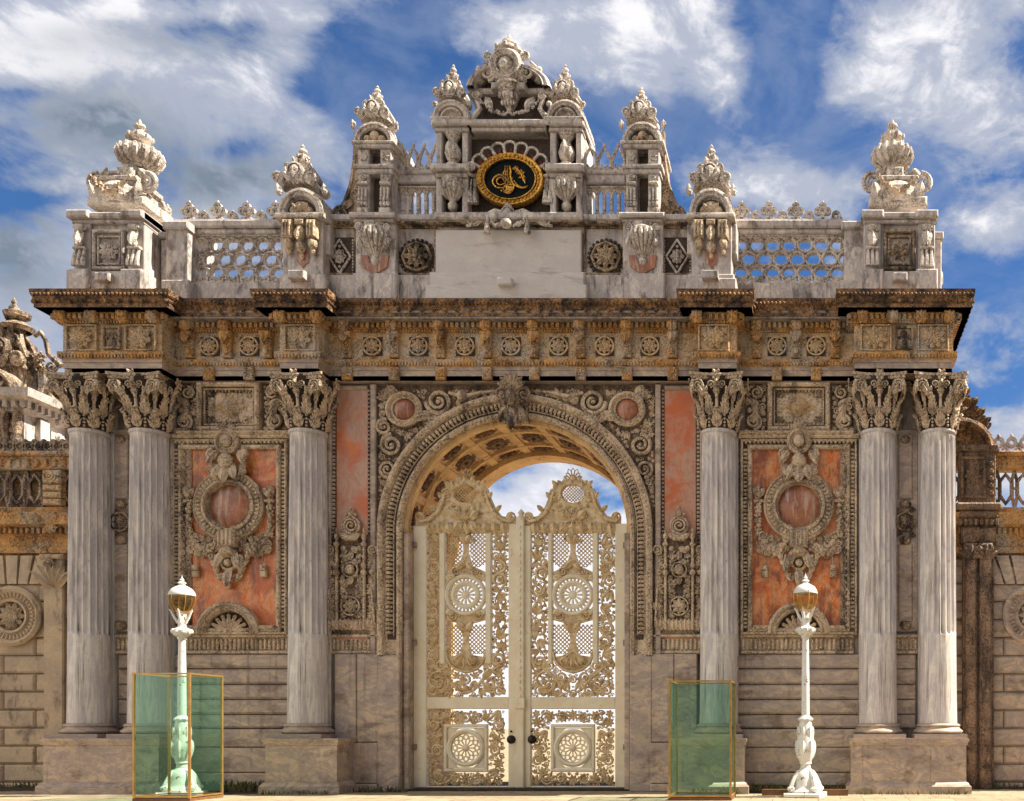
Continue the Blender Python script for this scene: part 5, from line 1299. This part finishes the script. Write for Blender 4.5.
    for i in range(12):
        t = 2*pi*i/12; g.ring(c+10.9*cos(t), v+10.9*sin(t), [(3.1,-.8),(3.1,1),(1.7,1),(1.7,-.8)], n=9); g.tube([(c+3*cos(t), v+3*sin(t), .5), (c+8.5*cos(t), v+8.5*sin(t), .5)], .75, 4)
    g.disc(c, v, 3.6, .8, 12, dome=1.8)
    g.build('lower_roundel', 'ivory', d)
    g = G(YL); uk = E['s1']-8.5 if not flip else E['s0']+9.8
    g.ball(uk, 739.5, 4.5, 3.6, 3.6, 3, 14, 9); g.ring(uk, 739.5, [(4.4,2),(4.4,3.2),(2,3.4)], n=14); g.tube([(uk, 739.5, 2), (uk, 739.5, 5)], 1.6, 8); g.ball(uk, 731.5, 3, 1.2)
    g.build('knob', 'iron', d)
    for v in (546, 643, 747):
        g = G(YL); u = 414 if not flip else 628; q = -1 if not flip else 1
        g.box(min(u-q*4, u+q*9), v-2.8, max(u-q*4, u+q*9), v+2.8, 2, 6, .8); g.tube([(u+q*3.5, v-5, 6), (u+q*3.5, v+5, 6)], 2.4, 8); g.ball(u-q*2.5, v, 6, 1.2)
        g.build('hinge', 'hinge', d)
    g = G(YL); u = 411.5 if not flip else 632
    g.tube([(u, 540, 4), (u, vbot, 4)], 1.3, 6); g.build('hinge_rod', 'iron', d)
leafdoor(414, 520.5, False); leafdoor(523, 628, True)
g = G(YL); g.box(517.5, 520, 525.5, PY(.06, YL), 2.6, 5.5, 1)
for v in range(528, 700, 7): g.ball(521.5, v, 5.6, 1.3, 2.4, 1, 6, 4)
g.lathe(521.5, [(4, 522), (4.5, 518), (2, 516), (3.4, 513), (.1, 509)], 1, 10); g.box(516.5, 698, 526.5, 709, 5, 7, .8)
g.build('meeting_bar', 'ivory', gate)
g = G(); g.wbox(AX-RI, AX+RI, .25, 3.4, 0, .045); g.build('threshold', 'dirt', gate)

# ------------------------------------------------------------------ side walls
def side_wall(s):
    Y = 1.2; lab = 'garden wall with round shell medallion to the left of the great gate' if s < 0 else 'garden wall with pierced parapet to the right of the great gate'
    wl = thing('boundary_wall', lab, 'wall', (s*14, Y, 0), 'walls either side of the gate'); wl_loc = Vector(wl.location)
    def bd(g, name, mat, par=None, label=None):
        o = g.build(name, mat, par or wl, label)
        if par is None: o.location = -wl_loc
        return o
    x0, x1 = (-22, -9.6) if s < 0 else (9.6, 22)
    U0, U1 = PX(x0, Y), PX(x1, Y)
    g = G(); g.wbox(x0, x1, Y, Y+.8, 0, Z(560, Y)); ws = 'side' if s < 0 else 'dado'; bd(g, 'wall', ws)
    rows = list(range(566, 790, 18)); g = G(Y)
    for i, v in enumerate(rows):
        n = int((U1-U0)/64); off = (i % 2)*32; u = U0-off
        while u < U1:
            a, b = max(U0, u), min(U1, u+64)
            if b-a > 6: g.box(a+.4, v+.5, b-.4, v+17.5, 0, 5, 1.8)
            u += 64
    bd(g, 'rusticated_blocks', ws)
    g = G(); zt = Z(555, Y)
    p2 = [(x0, Y), (x1, Y)]
    moulding(g, p2, [(0,zt),(.10,zt+.03),(.10,zt+.16),(.04,zt+.20),(.04,zt+.42),(.10,zt+.46),(.12,zt+.60),(.35,zt+.66),(.36,zt+.80),(.42,zt+.92),(-.8,zt+.95)])
    g.wbox(x0, x1, Y, Y+.8, zt-.02, zt+.93)
    dentils(g, p2, .10, .20, zt+.47, zt+.60, .07, .13)
    cb = bd(g, 'cornice', 'ochre')
    pz = zt+.95; Yp = Y+.1
    v1 = PY(pz, Yp); v0 = 470
    g = G(Yp); ua, ub = PX(x0, Yp), PX(x1, Yp)
    g.box(ua, v1-8, ub, v1, -12, 2, 1); g.box(ua, 456, ub, 470, -12, 3, 1.2); g.box(ua, 452, ub, 457, -14, 6, 1.2); 
    for u in range(int(ua), int(ub), 9): g.box(u, 460, u+4.5, 468, 2, 4.5, .8)
    par = bd(g, 'parapet', 'ochre')
    g = G(Yp); p = 17.6; k = 0; vm0, vm1 = v0, v1-8
    u = ua+6
    while u < ub-p:
        c = u+p/2; h = vm1-vm0
        g.tube([(c-p/2, vm0, -4), (c-p/2, vm0+h*.30, -4)], 1.6, 5) if False else None
        pts = [(c, vm0+h*.10), (c+p*.34, vm0+h*.30), (c+p*.34, vm0+h*.66), (c, vm0+h*.88), (c-p*.34, vm0+h*.66), (c-p*.34, vm0+h*.30)]
        g.tube([(a, b, -3) for a, b in pts], 2.3, 5, closed=True)
        for q in (-1, 1):
            g.tube([(c+q*p*.34, vm0+h*.3, -3), (c+q*p*.5, vm0, -3)], 1.8, 5); g.tube([(c+q*p*.34, vm0+h*.66, -3), (c+q*p*.5, vm1, -3)], 1.8, 5)
            g.tube([(c+q*p*.34, vm0+h*.48, -3), (c+q*p*.5, vm0+h*.48, -3)], 1.4, 5)
        u += p
    bd(g, 'openwork', 'blotch')
    if s < 0:
        g = G(Yp); g.box(ua, vm0, ub, vm1, -11, -8); bd(g, 'parapet_back', 'ochre')
        g = G(Yp); u = ua
        while u < ub:
            g.ring(u, 446, [(5.5,-5),(5.5,0),(3,0),(3,-5)], n=12); g.ball(u, 446, -2, 1.8); g.ball(u+4.7, 441, -2, 2.8); u += 9.4
        bd(g, 'cresting', 'blotch')
    else:
        g = G(Yp); u = 986
        while u < ub:
            v = 442; g.ring(u, v, [(5.6,-5),(5.6,0),(2.6,0),(2.6,-5)], n=12); g.ball(u, v-6, -2, 2, 3, 2); g.ball(u-5, v+2, -2, 2.4); g.ball(u+5, v+2, -2, 2.4)
            g.ring(u+6.5, 449.5, [(3.6,-5),(3.6,0),(1.6,0),(1.6,-5)], n=10); u += 13
        bd(g, 'cresting', 'top')
    # round medallion
    u, v, R0 = (18, 617, 29) if s < 0 else (1031, 616, 29)
    g = G(Y); g.ring(u, v, [(R0+1,2),(R0+1,9),(R0-2,11),(R0-5,9),(R0-11,8),(R0-12,11),(R0-14.5,10),(R0-15,4)], n=44)
    for i in range(36): t = 2*pi*i/36; g.tube([(u+(R0-10)*cos(t), v+(R0-10)*sin(t), 8.5), (u+(R0-5.5)*cos(t), v+(R0-5.5)*sin(t), 9.5)], [1, 1.5], 5)
    g.disc(u, v, R0-14.5, 4, 24)
    md_ = bd(g, 'round_medallion', ws)
    g = G(Y); g.rosette(u, v, R0-15, 5, 10); g.build('shell', ws, md_)
    # pilaster and vertical strip next to the gate, keystone fan
    g = G(Y)
    for q in range(-3, 4): g.poly([(u+q*15-6, 557), (u+q*15+6, 557), (u+q*11+4.5, 585), (u+q*11-4.5, 585)], 4, 8)
    bd(g, 'voussoirs', ws)
    return wl, bd
wl, bd = side_wall(-1)
g = G(1.2); g.box(50, 560, 70, 792, 0, 9, 1.2)
for k in range(6): g.leaf(62, 590, -pi/2+(k-2.5)*.35, 26, 9, 8)
g.spiral(56, 566, 6, 0, -1, 1.5, 1.6, 9); g.box(48, 556, 72, 561, 0, 13, 1.5)
bd(g, 'pilaster', 'side')
g = G(1.2); c = 63
for k in range(5): g.box(c-9, 474+k*7, c+9, 480+k*7, 8, 16, 1.5)
g.spiral(c-2, 480, 7, 0, 1, 1.6, 1.8, 14); g.rosette(c-2, 530, 7, 12, 8); bd(g, 'parapet_pier', 'ochre_light')
wr, bd = side_wall(1)
g = G(1.0); g.box(962, 512, 993, 800, 0, 6, 1); 
for (a, b) in ((964, 975), (978, 990)):
    g.box(a, 560, b, 800, 5, 12, 2); g.box(a-1, 545, b+1, 560, 5, 13, 2)
    for k in range(5): g.leaf((a+b)/2, 561, -pi/2+(k-2)*.5, 15, 6, 11)
for v in range(580, 790, 19): g.box(961, v, 994, v+.9, 3, 3.5)
g.box(955, 505, 1000, 512, 0, 14, 2); g.box(958, 512, 997, 520, 0, 11, 2); g.teeth((956, 524), (998, 524), 3, 6, 0, 12, 5); g.box(960, 528, 995, 545, 0, 9, 2); g.rosette(977, 536, 7, 9, 8)
g.box(958, 452, 995, 505, -2, 5, 1); g.frame(960, 458, 985, 500, 3, 4, 8, 1); g.rosette(972, 478, 9, 5, 8); g.beads((990, 462), (990, 498), 3, 6)
g.box(952, 446, 998, 453, -2, 10, 2)
bd(g, 'side_pier', 'brown')
g = G(1.0)
g.ring(962, 452, [(32,-4),(32,8),(28,10),(25,7),(24,-2)], 3*pi/2-.2, 2*pi, 18); g.poly([(940, 452)]+[(962+26*cos(a), 452-26*sin(a)) for a in [pi/2*1.1*(1-i/10) for i in range(11)]]+[(988, 452)], -4, 2)
g.rosette(965, 441, 9, 3, 8)
for (u, v, r) in ((966, 408, 11), (975, 417, 9), (983, 424, 7), (960, 397, 9), (953, 420, 14)): g.spiral(u, v, r, 0, 1, 1.6, r*.24, 2); g.leaf(u, v, -.6, r*1.3, r*.8, 3)
g.poly([(945, 400), (960, 388), (972, 402), (984, 418), (989, 432), (945, 440)], -6, 1)
bd(g, 'curved_gable', 'crust_shade', None, 'segmental gable topped by a carved scroll')

# ------------------------------------------------------------------ sunlit pavilion roof behind the left wall
pv = thing('far_pavilion', 'sunlit ornate pavilion rising behind the wall at the far left, with urn and curved gables', 'pavilion', (-18, 6, 0)); pl0 = Vector(pv.location)
def pb(g, name, mat, par=None):
    o = g.build(name, mat, par or pv)
    if par is None: o.location = -pl0
    return o
xr, yf, ybk = X(24, 6), 6.0, 14.0
zc_ = Z(397, 6)
g = G(); g.wbox(-23, xr, yf, ybk, 0, zc_); body = pb(g, 'body', 'top')
pth = [(-23, yf), (xr, yf), (xr, ybk)]
g = G()
moulding(g, pth, [(0,zc_-2.2),(.25,zc_-2.15),(.30,zc_-1.95),(.12,zc_-1.9),(.12,zc_-1.7),(0,zc_-1.7)])
moulding(g, pth, [(0,zc_-.5),(.15,zc_-.45),(.18,zc_-.2),(.5,zc_-.12),(.55,zc_+.1),(-1,zc_+.14)])
dentils(g, pth, .15, .30, zc_-.36, zc_-.16, .12, .24); g.wbox(-23, xr-.01, yf+.01, ybk, zc_-.1, zc_+.12)
pb(g, 'cornice', 'top')
for u in (-8, 8, 20):
    g = G(6.0); g.lathe(u, [(4, 455), (4, 440), (2.6, 436), (4.6, 425), (3, 405), (4.6, 401), (5, 398)], 3, 10); pb(g, 'colonnette', 'blotch')
for k in range(6):
    g = G(); y = yf+.4+k*1.15; g.wbox(xr, xr+.16, y, y+.34, zc_-1.7, zc_-.5); g.wbox(xr+.01, xr+.08, y+.5, y+1.0, zc_-1.6, zc_-.7)
    for dz in range(3): g.map(lambda a, b, c: (xr+.1+c, a, b)); g.ball(y+.75, zc_-1.4+dz*.3, 0, .12, .12, .1, 6, 5); g.ball(y+.17, zc_-2.6-dz*.5, .1, .2, .25, .2, 6, 5)
    pb(g, 'side_pilaster', 'top')
g = G(6.0); vc = PY(zc_+.1, 6)
g.ring(-6, vc, [(26,-8),(26,6),(23,8),(20,5),(19,-4)], pi, 2*pi, 24, 1, .95); g.poly([(-6+21*cos(pi*i/14), vc-20*sin(pi*i/14)) for i in range(15)], -8, 1)
for k in range(7): g.leaf(-6, vc, pi+pi*(k+.5)/7, 17, 6, 1)
pb(g, 'front_gable', 'blotch')
g = G(6.0); vq = PY(zc_+.1, 6)
g.pack(lambda u, v: min(u+12, 22-u, v-vq+1-0*u, 452-v), (-12, vq+14, 22, 452), 5, 1.6, 900, None, 1, .28, 'SLRB', 77, 1.6, .8)
pb(g, 'front_carving', 'blotch')
g = G(); yc_ = yf+2.6; kk = .0285
g.map(lambda a, b, c: (xr-.1+c*kk, yc_+a*kk, zc_+.1+b*kk))
g.ring(0, 0, [(62,-10),(62,8),(56,10),(50,6),(48,-4)], 0, pi, 24, 1, .62); g.poly([(50*cos(pi*i/14), 30*sin(pi*i/14)) for i in range(15)], -10, 0)
for k in range(7): g.leaf(0, 0, pi*(k+.5)/7, 30, 12, 1)
pb(g, 'side_gable', 'blotch')
g = G(7.0); u = 16
g.box(u-11, 350, u+11, 400, -16, 4, 2); g.box(u-30, 368, u+16, 400, -18, -2, 2); g.rosette(u+4, 362, 9, 5, 8)
crown(g, 14, 372, 297, 25, -4, 0); g.at(7.0)
g.lathe(14, [(12, 330), (15, 326), (9, 322), (5, 319), (11, 316), (12, 312), (5, 309)], -4, 14)
for q in (-1, 1):
    g.tube([(u+q*14, 334, -6), (u+q*20, 330, -6), (u+q*25, 338, -6), (u+q*28, 352, -6), (u+q*40, 364, -6)], [2, 2.6, 2.4, 2.6, 3.4], 6); g.rosette(u+q*20, 360, 9, -1, 8); g.spiral(u+q*33, 366, 6, 0, q, 1.5, 1.6, -4)
g.pack(lambda a, b: min(a+14, 46-a, b-350, 378-b), (-14, 350, 46, 378), 5, 1.8, 600, None, -2, .28, 'SLRB', 78, 1.6, .8)
pb(g, 'urn_finial', 'blotch')

# ------------------------------------------------------------------ lamps
def make_lamp():
    r = thing('lamp_post', 'white cast iron lamp with amber globe standing behind the tall green glass case', 'lamp', group='pair of white lamp posts')
    g = G().local()
    g.box(-.38, 0, .38, .09, -.38, .38, .02)
    g.lathe(0, [(.35,.09),(.35,.13),(.30,.17),(.26,.24),(.25,.40),(.20,.50),(.14,.56),(.10,.60)], 0, 20)
    for k in range(4):
        a = pi/4+k*pi/2; c_, s_ = cos(a), sin(a)
        g.ball(.34*c_, .17, .34*s_, .10, .07, .10, 8, 6); g.tube([(.36*c_, .16, .36*s_), (.31*c_, .30, .31*s_), (.24*c_, .44, .24*s_), (.17*c_, .54, .17*s_)], [.06,.05,.045,.03], 6)
    b = g.build('foot', 'paint', r)
    g = G().local()
    g.lathe(0, [(.11,.60),(.10,.66),(.13,.69),(.12,.72),(.145,.78),(.19,.92),(.195,1.02),(.175,1.18),(.145,1.36),(.135,1.48),(.12,1.56),(.14,1.58),(.15,1.61),(.12,1.65),(.085,1.68)], 0, 20)
    for k in range(8):
        a = 2*pi*k/8; c_, s_ = cos(a), sin(a)
        g.map(lambda u, v, w: (w*s_+u*c_, -(w*c_-u*s_), v)); g.leaf(0, .80, pi/2, .36, .13, .155, .05, 3, -.2); g.leaf(0, 1.15, pi/2, .30, .10, .14, .03, 2, -.2); g.ball(0, 1.60, .13, .035)
    g.build('baluster', 'paint', r)
    g = G().local(); g.lathe(0, [(.085,1.68),(.08,2.5),(.068,3.27),(.09,3.28),(.09,3.33),(.07,3.34)], 0, 16); g.build('post', 'paint', r)
    g = G().local()
    g.lathe(0, [(.08,3.32),(.15,3.36),(.19,3.42),(.19,3.47),(.14,3.50),(.08,3.53),(.075,3.60),(.09,3.66),(.07,3.72),(.09,3.80),(.12,3.86)], 0, 18)
    for k in range(10): a = 2*pi*k/10; g.ball(.17*cos(a), 3.445, .17*sin(a), .045, .05, .045, 7, 5)
    for k in range(5):
        a = 2*pi*(k+.3)/5; c_, s_ = cos(a), sin(a)
        g.tube([(.07*c_, 3.62, .07*s_), (.14*c_, 3.74, .14*s_), (.19*c_, 3.86, .19*s_), (.235*c_, 3.90, .235*s_)], [.03,.028,.024,.008], 5)
    col = g.build('collar', 'paint', r)
    g = G().local(); g.lathe(0, [(.10,3.84),(.16,3.90),(.225,4.02),(.245,4.12),(.235,4.20)], 0, 18); gl = g.build('globe', 'globe', r)
    g = G().local()
    for k in range(6):
        a = 2*pi*k/6; c_, s_ = cos(a), sin(a); g.tube([(.105*c_, 3.84, .105*s_), (.165*c_, 3.90, .165*s_), (.23*c_, 4.02, .23*s_), (.25*c_, 4.12, .25*s_), (.24*c_, 4.20, .24*s_)], .010, 5)
    g.lathe(0, [(.10,3.82),(.12,3.84),(.10,3.86),(.10,3.82)], 0, 14); g.build('glazing_bars', 'brass', gl)
    g = G().local(); g.lathe(0, [(.25,4.19),(.255,4.21),(.235,4.27),(.19,4.335),(.11,4.385),(.06,4.41),(.055,4.43),(.085,4.455),(.06,4.48),(.03,4.49),(.05,4.515),(.03,4.54),(.012,4.57),(.002,4.63)], 0, 18); g.build('cap', 'paint', r)
    return r
lamp = make_lamp()
lamp.location = (X(182, -1.25), -1.25, 0); lamp.rotation_euler.z = .3
l2 = copy_tree(lamp); l2['label'] = 'white cast iron lamp with amber globe standing clear in front of the right bay'
l2.location = (X(805.5, -1.55), -1.55, 0); l2.rotation_euler.z = -.2

# ------------------------------------------------------------------ glass cases
def glass_case(label, x0, x1, y0, y1, h, nmid):
    cx, cy = (x0+x1)/2, (y0+y1)/2
    r = thing('glass_case', label, 'glass case', (cx, cy, 0), 'green glass cases before the gate'); t = .020
    x0 -= cx; x1 -= cx; y0 -= cy; y1 -= cy
    g = G(); g.wbox(x0-.02, x1+.02, y0-.02, y1+.02, 0, .055); g.build('base', 'wood', r)
    g = G()
    for x in (x0, x1):
        for y in (y0, y1): g.wbox(x-t, x+t, y-t, y+t, .055, h)
    for z in (.085, h-t):
        for y in (y0, y1): g.wbox(x0+t, x1-t, y-t+.002, y+t-.002, z-t*.7, z+t*.7)
        for x in (x0, x1): g.wbox(x-t+.002, x+t-.002, y0+t, y1-t, z-t*.7, z+t*.7)
    g.build('frame', 'brass', r)
    for (a, b, c, d) in ((x0+t, x1-t, y0, y0+.01), (x0+t, x1-t, y1-.01, y1), (x0, x0+.01, y0+t, y1-t), (x1-.01, x1, y0+t, y1-t)):
        g = G(); g.wbox(a, b, c, d, .14, h-.04); g.build('pane', 'glass', r)
    g = G(); g.wbox(x0+t, x1-t, y0+t, y1-t, .055, .065); g.build('floor_board', 'dirt', r)
    return r
Ya = -2.8; glass_case('tall green glass case in a brass frame in front of the left lamp', X(134, Ya), X(189.5, Ya), Ya, Ya+1.05, Z(672.5, Ya), 1)
Ya = -2.6; glass_case('tall green glass case in a brass frame right of the gate opening', X(669.5, Ya), X(730.5, Ya), Ya, Ya+1.05, Z(680, Ya), 1)

g = G()
rs = random.Random(3)
for (xa, xb, ya, yb_) in ((-7.45, -5.15, -.75, .1), (5.15, 7.45, -.6, .1), (-13, -9.9, .3, 1.25), (9.9, 14, .3, 1.25)):
    nx = int((xb-xa)/.12)
    fr = [(xa+(xb-xa)*i/nx, ya+rs.uniform(-.08, .08), .006) for i in range(nx+1)]
    bk = [(xa+(xb-xa)*i/nx, yb_, .05+rs.uniform(0, .02)) for i in range(nx+1)]
    b0 = len(g.v); g.v += fr+bk; g.f += [(b0+i, b0+i+1, b0+nx+2+i, b0+nx+1+i) for i in range(nx)]
tag(g.build('soil', 'dirt'), 'dark damp soil banked along the foot of the walls', 'soil', kind='stuff')

# low timber behind the right lamp, weeds, damp strip at the foot of the wall
g = G(); g.wbox(X(762, -1.2), X(848, -1.2), -1.25, -1.1, 0, .13); tag(g.build('timber_beam', 'wood'), 'brown timber beam lying behind the foot of the right lamp', 'beam')
rn = random.Random(5)
def weeds(name, label, spots, mat):
    g = G(); g.map(lambda u, v, w: (u, -w, v))
    for (x0, x1, y, n, h) in spots:
        for _ in range(n):
            x = rn.uniform(x0, x1); yy = y-rn.uniform(0, .16); hh = h*rn.uniform(.4, 1)
            g.leaf(x, 0, pi/2+rn.uniform(-.6, .6), hh, hh*.22, -yy, hh*.15, 1)
    tag(g.build(name, mat), label, 'weeds', kind='stuff')
weeds('weeds', 'dry weeds along the foot of the gate', [(-7.4, -5.2, -.25, 300, .30), (5.2, 7.4, -.25, 160, .24), (-3.6, -2.3, -.1, 90, .16), (5.2, 7.4, .05, 160, .2), (-5.1, -3.7, -.8, 60, .12), (7.5, 9.9, -.82, 60, .14), (9.9, 12, 1.0, 80, .2), (-12.5, -9.9, 1.0, 120, .22), (4.0, 5.1, -.8, 40, .18)], 'weed')
